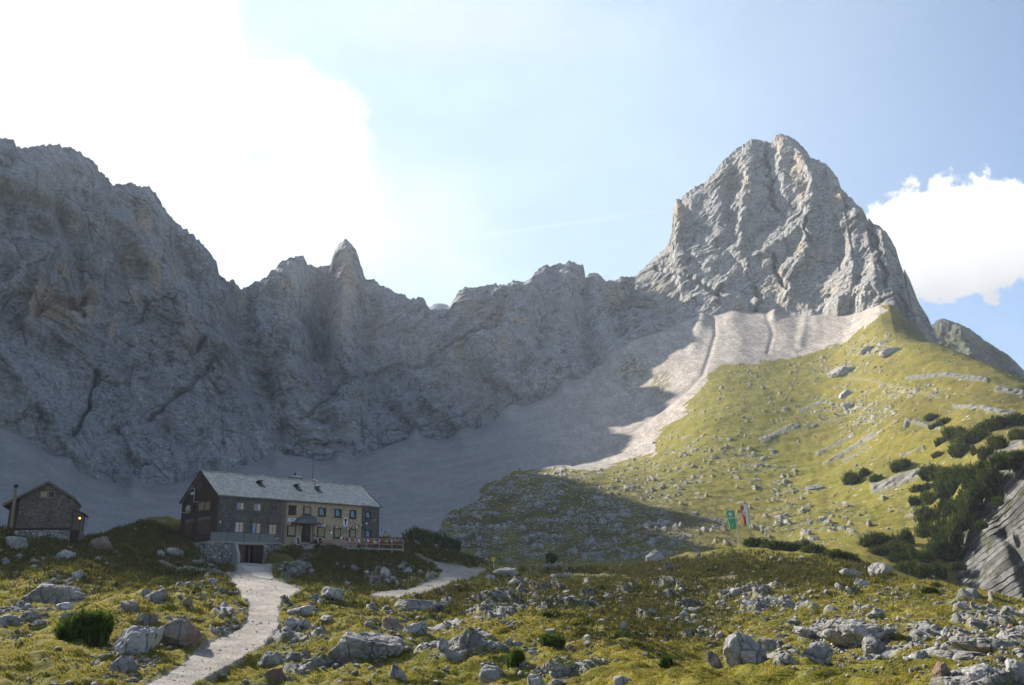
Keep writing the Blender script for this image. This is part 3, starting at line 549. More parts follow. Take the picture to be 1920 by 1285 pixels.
# (pixel x, pixel y of centre, pixel width, pixel height, tilt degrees, material, level, label)
HERO = [
 (103,1112,112,48,-4,'g',6,'large fissured grey outcrop in shaded grass on the left, above the sunlit knoll'),
 (127,1156,32,17,0,'p',4,'pale rounded boulder just above the dark green dwarf pine'),
 (124,1136,30,13,5,'p',4,'flat pale rock above the dwarf pine, at the shadow edge'),
 (145,1080,24,17,-15,'g',4,'small leaning rock perched behind the large fissured outcrop on the left'),
 (243,1137,38,22,10,'b',4,'brownish boulder on the grassy knoll left of the gravel drive'),
 (288,1119,52,22,-22,'g',5,'long slanted grey slab topping the sunlit knoll left of the drive'),
 (275,1112,18,18,0,'g',4,'small upright grey rock beside the long slanted slab on the knoll'),
 (256,1196,74,62,18,'p',6,'big pale boulder with pinkish face right below the dwarf pine'),
 (340,1188,88,54,-6,'b',6,'broad rusty brown rock face beside the gravel drive'),
 (350,1129,20,18,15,'b',4,'small angular boulder on top of the knoll, close to the drive'),
 (272,1160,46,22,0,'m',5,'mossy dark boulder above the big pale boulder'),
 (228,1250,46,32,8,'g',5,'jagged grey rocks at the lower left, below the big pale boulder'),
 (548,1168,34,20,-8,'p',4,'pale rounded boulder on the right bank of the drive'),
 (572,1170,20,16,5,'g',4,'small grey boulder touching the pale one on the right bank'),
 (505,1233,42,32,12,'g',5,'grey block at the lower right edge of the gravel drive'),
 (548,1232,24,20,20,'g',4,'oval grey boulder among pale rubble right of the drive'),
 (570,1228,26,18,-5,'b',4,'brown oval boulder among pale rubble right of the drive'),
 (628,1114,48,24,24,'g',5,'large smooth blue-grey boulder at the shadow edge below the terrace'),
 (590,1121,22,13,10,'g',4,'small grey boulder left of the large smooth blue-grey one'),
 (513,1266,34,26,-25,'b',5,'tilted brown block at the bottom edge beside the drive'),
 (560,1146,50,22,-10,'g',5,'broken grey ledge on the right bank where the drive bends'),
 (50,1154,40,16,-10,'g',4,'low grey boulder at the far left shadow edge'),
 (12,1166,34,18,-10,'g',4,'grey boulder cut by the left picture edge'),
 (75,1166,26,10,0,'p',4,'flat pale stone in yellow grass at the far left'),
 (690,1210,150,62,6,'g',6,'largest foreground outcrop, cracked grey limestone right of the pale rubble'),
 (601,1238,44,26,-15,'m',5,'dark mossy rock at the left foot of the largest foreground outcrop'),
 (731,1168,40,30,-20,'b',5,'brown faceted boulder above the largest foreground outcrop'),
 (779,1178,40,28,25,'p',5,'pale ribbed boulder right of the brown faceted one'),
 (692,1172,18,14,0,'b',4,'small round brown boulder left of the brown faceted one'),
 (884,1200,46,34,12,'m',5,'mottled grey boulder in the middle of the sunlit meadow'),
 (832,1211,22,20,0,'g',4,'small dark boulder left of the mottled meadow boulder'),
 (744,1257,28,30,-35,'p',5,'pointed pale slab leaning left near the bottom edge'),
 (926,1265,54,26,15,'p',5,'pale wedge-shaped boulder at the bottom centre'),
 (1045,1250,74,42,-8,'m',6,'mossy hummock of pale rock at the bottom, right of centre'),
 (1003,1277,36,22,10,'p',5,'pale boulder cut by the bottom edge, left of the mossy hummock'),
 (1046,1281,38,16,5,'p',4,'low pale boulder cut by the bottom edge, below the mossy hummock'),
 (788,1134,104,26,4,'g',6,'long low outcrop of grey rock below the upper gravel road'),
 (948,1072,52,20,3,'g',5,'dark grey block at the foot of the yellow signpost'),
 (961,1092,26,14,0,'p',4,'pale boulder in shaded turf below the signpost'),
 (1052,1080,42,12,4,'g',5,'long flat grey rock right of the signpost'),
 (1035,1184,18,10,0,'p',4,'small pale stone on the sunlit ridge line in the middle'),
 (1100,1196,22,10,5,'p',4,'small flat pale boulder right of the meadow, near the shadow edge'),
 (1169,1173,15,17,15,'g',4,'thin upright stone standing in the shaded hollow'),
 (1167,1277,40,18,5,'p',5,'pale rough boulder at the bottom edge right of the mossy hummock'),
 (1401,1220,74,52,-14,'g',6,'large triangular grey boulder in the shaded hollow'),
 (1342,1236,22,36,-28,'g',5,'leaning narrow slab left of the large triangular boulder'),
 (1442,1208,44,26,15,'g',5,'split grey block right behind the large triangular boulder'),
 (1532,1227,62,32,-12,'p',6,'pale domed outcrop right of the large triangular boulder'),
 (1474,1237,44,22,-10,'g',5,'low fissured rock left of the pale domed outcrop'),
 (1612,1184,134,46,5,'g',6,'widest fissured outcrop of grey rock on the lower right slope'),
 (1515,1186,50,16,12,'g',5,'flat grey slab left of the widest fissured outcrop'),
 (1640,1212,44,28,0,'g',5,'blocky grey rock under the widest fissured outcrop'),
 (1850,1212,116,34,6,'g',6,'rounded whaleback of grey rock at the right edge'),
 (1790,1229,110,18,3,'g',5,'long low ledge left of the rounded whaleback'),
 (1722,1227,36,16,-5,'p',4,'pale low rock at the left end of the long low ledge'),
 (1766,1257,30,28,10,'b',5,'brownish upright boulder in grass at the lower right'),
 (1840,1262,52,24,-10,'p',5,'pale boulder pile at the lower right, left of the white boulder'),
 (1908,1262,44,46,0,'p',5,'big white boulder at the bottom right corner'),
 (1594,1074,36,20,-6,'g',5,'grey boulder on the crest of the right-hand hummock'),
 (1653,1068,42,20,8,'g',5,'dark wide boulder on the hummock crest, below the dwarf pines'),
 (1618,1093,28,14,10,'g',4,'grey rock just below the two hummock crest boulders'),
 (1574,1100,20,12,20,'p',4,'pale leaning rock below the hummock crest'),
 (1775,1187,20,18,-10,'g',4,'upright grey stone left above the rounded whaleback'),
 (1436,1128,54,18,-14,'g',5,'ribbed grey slab in the stony hollow right of centre'),
 (1386,1111,32,16,0,'g',4,'blocky boulder at the top of the stony hollow right of centre'),
 (1226,1044,38,24,-3,'p',5,'pale split boulder on the shaded mound left of the flags'),
 (1582,694,66,22,-8,'g',5,'long grey erratic block high on the grassy slope below the scree'),
 (1669,658,38,16,-12,'p',5,'grey block in the boulder cluster near the top of the slope'),
 (1629,652,34,13,-14,'p',5,'pale flat block in the boulder cluster near the top of the slope'),
 (1655,643,22,8,0,'p',4,'small pale block at the top of the boulder cluster'),
 (1590,761,17,15,0,'p',4,'bright cubic boulder in the middle of the grassy slope'),
 (1527,912,36,15,5,'g',5,'grey boulder on the lower grassy slope above the flags'),
 (1585,738,28,14,-15,'g',4,'dark small crag above the bright cubic boulder'),
 (1521,979,11,10,0,'p',3,'small pale boulder low on the slope, right of the flags'),
 (1544,741+232,18,10,20,'g',3,'dark boulder right of the small pale one, low on the slope'),
 (34,1015,34,34,-30,'g',5,'tall lichen-grey boulder below the small cabin'),
 (188,1020,52,32,3,'b',5,'squat brown-grey boulder right of the small cabin'),
 (122,1040,42,20,-12,'g',5,'fissured rock with white patches below the small cabin'),
 (300,1038,15,13,0,'p',4,'small white boulder in the grass left of the hut'),
 (326,1036,36,18,-15,'g',4,'dark grassy rock right of the small white boulder'),
 (8,1050,20,12,0,'g',4,'dark rock at the left edge below the cabin'),
 (722,1075,18,13,10,'p',4,'pale blocky boulder in the bank below the deck'),
 (723,1089,16,9,5,'p',4,'small oval stone below the pale blocky boulder in the bank'),
 (745,1094,12,10,0,'p',3,'rounded stone right of the oval stone in the bank'),
 (765,1071,16,12,10,'g',3,'grey stone in the bank above the upper road'),
 (806,1080,20,13,-10,'g',4,'grey boulder in the bank where the upper road bends'),
 (787,1074,12,10,0,'g',3,'angular stone left of the boulder at the upper road bend'),
 (655,1109,10,8,0,'p',3,'small white stone right above the smooth blue-grey boulder'),
 (920,1083,20,12,20,'p',3,'pale stones left below the signpost'),
 (1465,1010+40,16,8,0,'p',3,'pale flat stone beside the dwarf pines right of the flags'),
]
def place_rock(px, py, w, h, tilt, m, k, label, seed):
    P, r = hit(px, py+h*.42, 14); dp = depth_of(P); W_ = w*dp/F; H_ = h*dp/F*1.0
    low = h/w < .45
    V = rock_verts(k, seed, 13 if not low else 9, .10, .05 if k >= 5 else .03, 1.0 if low else 0, .52)
    V *= np.array([W_/2*1.05/max(np.ptp(V[:, 0])/2, .1), W_*.42/max(np.ptp(V[:, 1])/2, .1), H_*.5*1.55/max(np.ptp(V[:, 2])/2, .1)])
    o = mesh_np('boulder', V, ICO[k][1], RM[m], k >= 4)
    a = math.atan2(P[0], P[1]); o.rotation_euler = (0, R(tilt), -a)
    o.location = (P[0]+math.sin(a)*W_*.25, P[1]+math.cos(a)*W_*.25, P[2]+H_*.13)
    if k == 3 or k == 4: o.data.set_sharp_from_angle(angle=R(32))
    tag(o, label, 'boulder'); return o
for i, hrow in enumerate(HERO): place_rock(*hrow, seed=100+i)
# medium boulders, one object each, copies of twelve shapes
dPX = np.abs(np.gradient(PX, axis=0)); dPY = np.abs(np.gradient(PY, axis=1)); AREA = np.clip(dPX, 0, 6)*np.clip(dPY, 0, 6)*VIS
JX = n2(XG/1.1+5, YG/1.1)+.6*n2(XG/4+1, YG/4)
def sample(wt, n):
    w = wt.ravel(); s = w.sum(); idx = rng.choice(len(w), size=n, replace=False, p=w/s); return idx
xf, yf, zf_, pxf, pyf, rf_ = XG.ravel(), YG.ravel(), ZG.ravel(), PX.ravel(), PY.ravel(), RG.ravel()
SH = hutst(XG, YG); NOHUT = ~((SH[0] > -4) & (SH[0] < 30) & (SH[1] > -11) & (SH[1] < 12))
shapes = []
for k in range(14):
    V = rock_verts(3, 500+k, 11, .12, .03, 1.0 if k % 3 == 0 else 0, .48); V /= max(np.ptp(V[:, 0]), np.ptp(V[:, 1]))
    shapes.append(V)
meshes = []
for k, V in enumerate(shapes):
    me = bpy.data.meshes.new('boulder'); me.from_pydata(V.tolist(), [], ICO[3][1].tolist()); me.materials.append(RM['gpgb'[k % 4]]); meshes.append(me)
    me.polygons.foreach_set('use_smooth', [True]*len(me.polygons)); me.set_sharp_from_angle(angle=R(30))
ZN = [('small limestone boulder in the sunlit yellow grass of the near meadow', 'boulders in the near meadow', lambda x, y, r: (r < 62) & (x > 560) & (x < 1250)),
      ('small limestone boulder in sunlit grass left of the gravel drive', 'boulders left of the gravel drive', lambda x, y, r: (r < 62) & (x < 420)),
      ('small limestone boulder on the lower right grassy slope', 'boulders on the lower right slope', lambda x, y, r: (r < 125) & (x >= 1440)),
      ('small limestone boulder in the shaded stony hollow', 'boulders in the shaded hollow', lambda x, y, r: (r >= 62) & (r < 140) & (x > 880) & (x < 1440)),
      ('small limestone boulder on the bank around the hut', 'boulders on the hut bank', lambda x, y, r: (r > 62) & (r < 140) & (x > 380) & (x <= 880))]
for lab, grp, f in ZN:
    wt = AREA*(.03+stony)*(JX > -.05)*f(PX, PY, RG)*(RG > 17)*(path < .2)*NOHUT
    for q in sample(wt, 44):
        spx = min(float(rng.lognormal(2.15, .38)), 24.0)
        sz = max(.25, min(spx*depth_of((xf[q], yf[q], zf_[q]))/F, 1.7)); o = bpy.data.objects.new('boulder', meshes[rng.integers(14)]); COL.objects.link(o)
        o.location = (xf[q], yf[q], zf_[q]+sz*.02); o.rotation_euler = (rng.normal()*.2, rng.normal()*.2, rng.uniform(0, 6.28))
        o.scale = (sz*rng.uniform(.8, 1.3), sz*rng.uniform(.8, 1.2), sz*rng.uniform(.6, 1.05)); tag(o, lab, 'boulder', grp)
# rubble: thousands of stones, one object
def scatter(name, idx, size, lev, mat, variants=10, zs=.75, sink=.12):
    B_ = []
    for k in range(variants):
        V = rock_verts(lev, 900+k, 8, 0, 0, 0, .45); V /= np.ptp(V[:, 0]); B_.append(V)
    B_ = np.stack(B_); n = len(idx); vi = rng.integers(variants, size=n); V = B_[vi]
    sc = np.stack([size*rng.uniform(.8, 1.35, n), size*rng.uniform(.8, 1.2, n), size*rng.uniform(.5, 1.0, n)*zs/.75], 1); V = V*sc[:, None, :]
    th = rng.uniform(0, 6.283, n); c, s = np.cos(th), np.sin(th)
    x = V[..., 0]*c[:, None]-V[..., 1]*s[:, None]; y = V[..., 0]*s[:, None]+V[..., 1]*c[:, None]
    V = np.stack([x+xf[idx][:, None], y+yf[idx][:, None], V[..., 2]+(zf_[idx]+size*sink)[:, None]], -1)
    nv = B_.shape[1]; Fc = ICO[lev][1][None]+(np.arange(n)*nv)[:, None, None]
    return tag(mesh_np(name, V.reshape(-1, 3), Fc.reshape(-1, 3), mat, False), None, None, None, 'stuff')
RUB = rock_mat('rubble_limestone', (.25, .238, .22), (.47, .45, .42))
wt = AREA*(.012+stony**1.3)*np.clip(JX+.35, 0.02, 1)*(RG > 16)*(RG < 150)*(path < .25)*NOHUT*(PY < 1300)
idx = sample(wt, 9000); dpt = rf_[idx]; sz = np.clip(rng.lognormal(1.05, .55, len(idx)), 1.2, 13)*dpt/F
o = scatter('rubble', idx, sz, 2, RUB); tag(o, 'loose limestone rubble strewn over the near grass', 'rubble')
wt = AREA*(.006+stony**1.5)*np.clip(JX+.15, 0.02, 1)**1.5*(RG >= 150)*(RG < 640)*(scree < .5)*(bedw < .3)
idx = sample(wt, 8500); dpt = rf_[idx]; sz = np.clip(rng.lognormal(.42, .5, len(idx)), .8, 7)*dpt/F
o = scatter('slope_rubble', idx, sz, 1, RUB); tag(o, 'loose limestone blocks strewn over the far mound and grassy slope', 'rubble')
wt = AREA*np.clip(n2(XG/30, YG/30)+.15, .02, 1)*(RG >= 200)*(RG < 620)*(scree > .5)*np.maximum((PX < 1000)*np.exp(-((PY-960)/70)**2), .06)
idx = sample(wt, 1800); dpt = rf_[idx]; sz = np.clip(rng.lognormal(.25, .5, len(idx)), .7, 6)*dpt/F
o = scatter('scree_blocks', idx, sz, 1, RUB); tag(o, 'fallen blocks scattered over the shaded scree foot', 'rubble')
wt = AREA*(RG < 112)*(RG > 16)*np.exp(-((path-.35)/.28)**2)*(path > .04)*(NOHUT | (path > .05))
idx = sample(wt, 2200); dpt = rf_[idx]; sz = np.clip(rng.lognormal(.3, .45, len(idx)), .7, 5)*dpt/F
o = scatter('path_gravel', idx, sz, 1, RUB); tag(o, 'coarse pale gravel along the edges of the drive', 'gravel')
# ---------------------------------------------------------------- grass blades near the camera
def leafmat(name, colf, tr=.35):
    t = NT(name); c = colf(t); d = t.t.nodes.new('ShaderNodeBsdfDiffuse'); e = t.t.nodes.new('ShaderNodeBsdfTranslucent'); m = t.t.nodes.new('ShaderNodeMixShader')
    t.l(c, d.inputs[0]); t.l(c, e.inputs[0]); m.inputs[0].default_value = tr; t.l(d.outputs[0], m.inputs[1]); t.l(e.outputs[0], m.inputs[2])
    o = t.t.nodes.new('ShaderNodeOutputMaterial'); t.l(m.outputs[0], o.inputs[0]); return t.m
GB = leafmat('grass_blades', lambda t: t.mix(.25, grass_color(t, t.pos()), (.31, .28, .06)), .5)
HB = leafmat('heath_blades', lambda t: t.mix(t.ramp(t.noise(t.pos(), .8, 4, .7), .36, .66), (.045, .062, .016), (.10, .078, .026)), .3)
def blades(name, idx, hgt, spread, nb, mat, wid=.22):
    n = len(idx); N = n*nb; x0 = np.repeat(xf[idx], nb)+rng.normal(size=N)*np.repeat(spread, nb); y0 = np.repeat(yf[idx], nb)+rng.normal(size=N)*np.repeat(spread, nb)
    z0 = gz(x0, y0)-.02; h = np.repeat(hgt, nb)*rng.uniform(.5, 1.2, N); th = rng.uniform(0, 6.283, N); w = h*wid
    ln = rng.uniform(.1, .7, N)*h; ph = rng.uniform(0, 6.283, N)
    a = np.stack([x0-np.cos(th)*w, y0-np.sin(th)*w, z0], 1); b = np.stack([x0+np.cos(th)*w, y0+np.sin(th)*w, z0], 1)
    c = np.stack([x0+np.cos(ph)*ln, y0+np.sin(ph)*ln, z0+h], 1); V = np.stack([a, b, c], 1).reshape(-1, 3)
    return mesh_np(name, V, np.arange(len(V)).reshape(-1, 3), mat, False)
tus = np.clip(n2(XG/.9+3, YG/.9)*1.2+.45+.5*n2(XG/3.5, YG/3.5), 0, 1)**2
wt = AREA*tus*(RG > 14)*(RG < 120)*(path < .15)*(rock < .4)*(1-heath)*NOHUT
idx = sample(wt, 52000); o = blades('grass', idx, np.clip(rf_[idx]/F*rng.uniform(2.2, 5, len(idx)), .07, .30), rf_[idx]/F*1.6, 4, GB)
tag(o, 'short yellow-green alpine grass in tufts', 'grass', None, 'stuff')
wt = AREA*np.clip(n2(XG/1.3+3, YG/1.3)+.5, 0.02, 1)*(RG > 40)*(RG < 150)*(path < .15)*heath*((SH[0] < -3) | (SH[0] > 30) | (SH[1] < -4.4) | (SH[1] > 12))*~((SH[0] > -2) & (SH[0] < 6) & (SH[1] > -16))
idx = sample(wt, 26000); o = blades('heath', idx, np.clip(rf_[idx]/F*rng.uniform(3, 8, len(idx)), .12, .6), rf_[idx]/F*2.2, 5, HB, .16)
tag(o, 'dark shrubby heath plants on the shaded banks', 'heath', None, 'stuff')
# ---------------------------------------------------------------- dwarf pines
def pine_col(t):
    P = t.pos(); return t.mix(t.ramp(t.noise(P, .9, 4, .7), .35, .65), (.016, .036, .011), (.075, .095, .020))
NEEDLE = leafmat('pine_needles', pine_col, .2); NEEDLE3 = leafmat('olive_pine_needles', lambda t: t.mix(t.ramp(t.noise(t.pos(), .9, 4, .7), .35, .65), (.028, .050, .014), (.10, .115, .026)), .25); NEEDLE2 = leafmat('young_pine_needles', lambda t: t.mix(t.ramp(t.noise(t.pos(), 2.5, 4, .7), .35, .65), (.035, .070, .015), (.115, .150, .030)), .35); BARK = (lambda t: t.out(t.mix(t.noise(t.pos(), 8, 4), (.06, .045, .035), (.13, .10, .08)), .95))(NT('pine_bark'))
CORE = (lambda t: t.out(t.mix(t.noise(t.pos(), 3, 4), (.010, .018, .007), (.022, .035, .012)), .98))(NT('pine_shade_core'))  # dark domes added inside the crowns to block light
LARCH = leafmat('autumn_needles', lambda t: t.mix(t.noise(t.pos(), 2, 3), (.11, .075, .02), (.09, .10, .02)), .3)
def pine_geo(seed, nsh, nl=7, fl=.62, sl_=.22, nn=7, upb=1.0):
    g = np.random.default_rng(seed); lumps = [(0, 0, .0, .5)]+[(math.cos(a)*d, math.sin(a)*d, g.uniform(-.05, .12), g.uniform(.18, .42)) for a, d in zip(g.uniform(0, 6.28, nl), g.uniform(.3, .95, nl))]
    L = np.array(lumps); w = L[:, 3]**2; li = g.choice(len(L), nsh, p=w/w.sum()); d = g.normal(size=(nsh, 3)); d[:, 2] = np.abs(d[:, 2])*1.1; d /= np.linalg.norm(d, axis=1)[:, None]
    rad = L[li, 3]*g.uniform(.72, 1.0, nsh); p = L[li, :3]+d*rad[:, None]*np.array([1, 1, 1.0]); p[:, 2] *= fl/.62
    dr = d+np.array([0, 0, upb]); dr /= np.linalg.norm(dr, axis=1)[:, None]; ln = sl_*g.uniform(.6, 1.3, nsh)
    V = []
    for k in range(nn):
        s = g.uniform(.05, .95, nsh); q = p+dr*(ln*s)[:, None]; s2 = g.normal(size=(nsh, 3)); s2 -= dr*(s2*dr).sum(1)[:, None]; s2 /= np.linalg.norm(s2, axis=1)[:, None]
        tip = q+s2*(ln*.42)[:, None]+dr*(ln*.35)[:, None]; e = np.cross(s2, dr)*(ln*.085)[:, None]
        V.append(np.stack([q-e, q+e, tip], 1))
    e = np.cross(dr, g.normal(size=(nsh, 3))); e /= np.linalg.norm(e, axis=1)[:, None]; e *= (ln*.10)[:, None]
    V.append(np.stack([p-e-dr*(ln*.6)[:, None], p+e-dr*(ln*.6)[:, None], p+dr*(ln*1.15)[:, None]], 1))
    V = np.concatenate(V).reshape(-1, 3); cores = []
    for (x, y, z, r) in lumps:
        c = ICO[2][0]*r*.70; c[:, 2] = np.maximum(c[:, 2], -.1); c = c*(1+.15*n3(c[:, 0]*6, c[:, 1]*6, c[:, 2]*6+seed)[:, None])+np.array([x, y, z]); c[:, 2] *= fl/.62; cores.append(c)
    return V, cores
def bush_mesh(name, seed, nsh, mat=None, **kw):
    V, cores = pine_geo(seed, nsh, **kw); me = bpy.data.meshes.new(name); n0 = len(V); Fc = np.arange(n0).reshape(-1, 3).tolist(); n = n0; VV = [V]
    for c in cores: Fc += (ICO[2][1]+n).tolist(); VV.append(c); n += len(c)
    me.from_pydata(np.concatenate(VV).tolist(), [], Fc); me.materials.append(mat or NEEDLE); me.materials.append(CORE)
    me.polygons.foreach_set('material_index', [0]*(n0//3)+[1]*(len(Fc)-n0//3)); return me
bmesh_hi = bush_mesh('foliage', 3, 1300, NEEDLE2, sl_=.36, nl=12, upb=2.4, nn=9); bm_far = [bush_mesh('foliage', 20+k, 420, NEEDLE if k % 2 else NEEDLE3, sl_=.36, nn=5, nl=11, upb=1.4) for k in range(5)]
def stems(name, parent, s):
    V = []; Fc = []; g = np.random.default_rng(5)
    for k in range(5):
        a = g.uniform(0, 6.28); p0 = np.array([0, 0, -.15]); p1 = np.array([math.cos(a)*.35, math.sin(a)*.35, .25])
        for j in range(2):
            q = p0 if j == 0 else p1; r = .05 if j == 0 else .025
            for i in range(5): V.append(q+np.array([math.cos(i*1.2566)*r, math.sin(i*1.2566)*r, 0]))
        b = k*10
        for i in range(5): Fc.append((b+i, b+(i+1) % 5, b+5+(i+1) % 5, b+5+i))
    me = bpy.data.meshes.new(name); me.from_pydata([tuple(v) for v in V], [], Fc); me.materials.append(BARK); o = bpy.data.objects.new(name, me); COL.objects.link(o); o.parent = parent
stem0 = None
def bush(px, py, w, h, label, group=None, hi=False, rmin=14, name='dwarf_pine'):
    P, r = hit(px, py+h*.40, rmin); W_ = w*depth_of(P)/F; H_ = h*depth_of(P)/F
    e = bpy.data.objects.new(name, None); COL.objects.link(e); a = math.atan2(P[0], P[1])
    e.location = (P[0]+math.sin(a)*W_*.2, P[1]+math.cos(a)*W_*.2, P[2]-H_*.08); e.rotation_euler[2] = rng.uniform(0, 6.28)
    me = bmesh_hi if hi else bm_far[rng.integers(5)]
    o = bpy.data.objects.new('foliage', me); COL.objects.link(o); o.parent = e; o.scale = (W_/1.9, W_/1.9, max(H_/.80, W_*.22))
    if hi: stems('stem', e, W_/2)
    tag(e, label, 'dwarf pine', group); return e
bush(150,1178,80,52, 'bushy dark green dwarf pine in the sunlit grass at the lower left', hi=True)
bush(1038,1203,40,24, 'small low dwarf pine in the middle of the sunlit meadow', hi=True)
bush(966,1240,26,34, 'thin young pine among rocks left of the mossy hummock', hi=True)
bush(1250,1246,20,22, 'tiny dark dwarf pine at the rim of the shaded hollow', hi=True)
bush(1025,1153,14,9, 'tiny dwarf pine on the crest of the sunlit meadow', hi=True)
bush(1034,1048,26,20, 'single dark dwarf pine on the shaded rocky mound')
for (x, y, w, h) in ((780,1003,46,26),(812,1012,44,26),(846,1021,40,24),(800,1020,30,18)): bush(x, y, w, h, 'dark dwarf pine on the shoulder right of the wooden deck', 'dwarf pines right of the deck')
for (x, y, w, h) in ((1420,1018,46,18),(1455,1024,50,20),(1482,1026,34,16),(1505,1024,40,22),(1530,1030,46,20),(1562,1038,44,16),(1588,1042,34,14),(1606,1050,20,12)): bush(x, y, w, h, 'low dwarf pine in the row along the hummock crest right of the flags', 'dwarf pines right of the flags')
for (x, y, w, h) in ((1725,1075,40,26),(1700,1065,40,24),(1845,925,44,30),(1862,900,36,26),(1825,965,40,30),(1800,1005,40,30),(1780,1040,40,30),(1755,1070,40,26)): bush(x, y, w, h, 'dark dwarf pine along the rim of the bedded rock wall', 'dwarf pines on the rock wall rim', rmin=150)
for (x, y, w, h, r_) in ((1728,1082,44,24,206),(1748,1058,44,28,206),(1772,1030,46,30,205),(1790,1002,40,30,204),(1806,975,36,30,203),(1822,945,44,30,202),(1842,918,40,28,200),(1862,893,40,26,199),(1884,868,40,22,197),(1908,856,36,18,195),(1840,985,22,12,192),(1872,940,20,12,188),(1796,1062,24,12,196)):
    a_, T_ = azt(x, y+h*.4); e = bush(x, 900, w, h, 'dark dwarf pine clinging to the rim of the bedded rock wall', 'dwarf pines on the rock wall', rmin=160); W_ = w*r_/F; e.location = (r_*math.sin(a_), r_*math.cos(a_), r_*float(T_)-.1); e.children[0].scale = (W_/1.9, W_/1.9, max(h*r_/F/.8, W_*.22))
bush(1600,898,34,26, 'round dwarf pine farthest left on the open grassy slope', rmin=160)
bush(1622,886,22,16, 'small dwarf pine right beside the round one on the open slope', rmin=160)
bush(1646,896,28,16, 'low dwarf pine third from the left on the open slope', rmin=160)
bush(1692,872,44,24, 'dwarf pine standing above the diagonal rock band', rmin=160)
for (x, y, w, h) in ((1745,782,40,16),(1765,790,40,16),(1752,800,24,12),(1790,812,70,30),(1830,818,70,34),(1800,842,60,26),(1850,800,60,30),(1885,790,70,28),(1760,828,30,18),(1870,830,50,34),(1905,815,50,30),(1845,850,50,34),
    (1760,852,30,14),(1755,885,60,30),(1790,890,80,44),(1830,895,80,50),(1785,915,70,40),(1850,880,50,40),(1820,930,60,40),(1880,858,40,30),(1730,915,50,16),(1745,935,60,30),(1790,950,70,36),(1835,945,60,40),(1750,965,60,44),(1780,990,60,50),(1740,995,50,40),(1765,1020,50,40),(1700,1010,40,40),(1705,1035,40,34),(1735,1045,36,30),(1815,975,50,30),(1720,940,40,20),(1850,960,40,26)):
    bush(x+rng.normal()*3, y, w*rng.uniform(.6, .95), h*.85, 'dark dwarf pine in the dense thicket above the bedded rock wall', 'dwarf pines above the rock wall', rmin=160)
for (x, y, w, h) in ((1650,1012,50,26),(1680,1028,46,26),(1655,1035,40,20),(1690,1048,40,20),(1715,1060,30,18),(1625,1018,30,16)): bush(x, y, w, h, 'green dwarf pine at the foot of the slope behind the hummock', 'dwarf pines behind the hummock', rmin=150)
for (x, y, w, h) in ((1742,1108,30,14),(1755,1098,20,10)): bush(x, y, w, h, 'low dark dwarf pine in front of the bedded rock wall', 'dwarf pines before the rock wall')
for (x, y, w, h, lb) in ((1766,950,12,18,'small orange-brown larch standing in the pine thicket'), (1828,844,12,18,'small yellow-green larch at the top of the pine thicket'), (1804,938,14,18,'yellowish larch at the right edge of the pine thicket')):
    P, r = hit(x, y+h/2, 160); hh = h*depth_of(P)/F*1.5; e = bpy.data.objects.new('larch', None); COL.objects.link(e); e.location = P
    V, cores = pine_geo(77, 700, nl=0, sl_=.25, nn=6); s = 1-np.clip((V[:, 2:3])/.8, 0, .9); V = np.c_[V[:, :2]*s, V[:, 2]]; V *= np.array([hh*.5, hh*.5, hh*1.1])
    o = mesh_np('crown', V, np.arange(len(V)).reshape(-1, 3), LARCH, False, parent=e); stems('trunk', e, 1); tag(e, lb, 'tree')
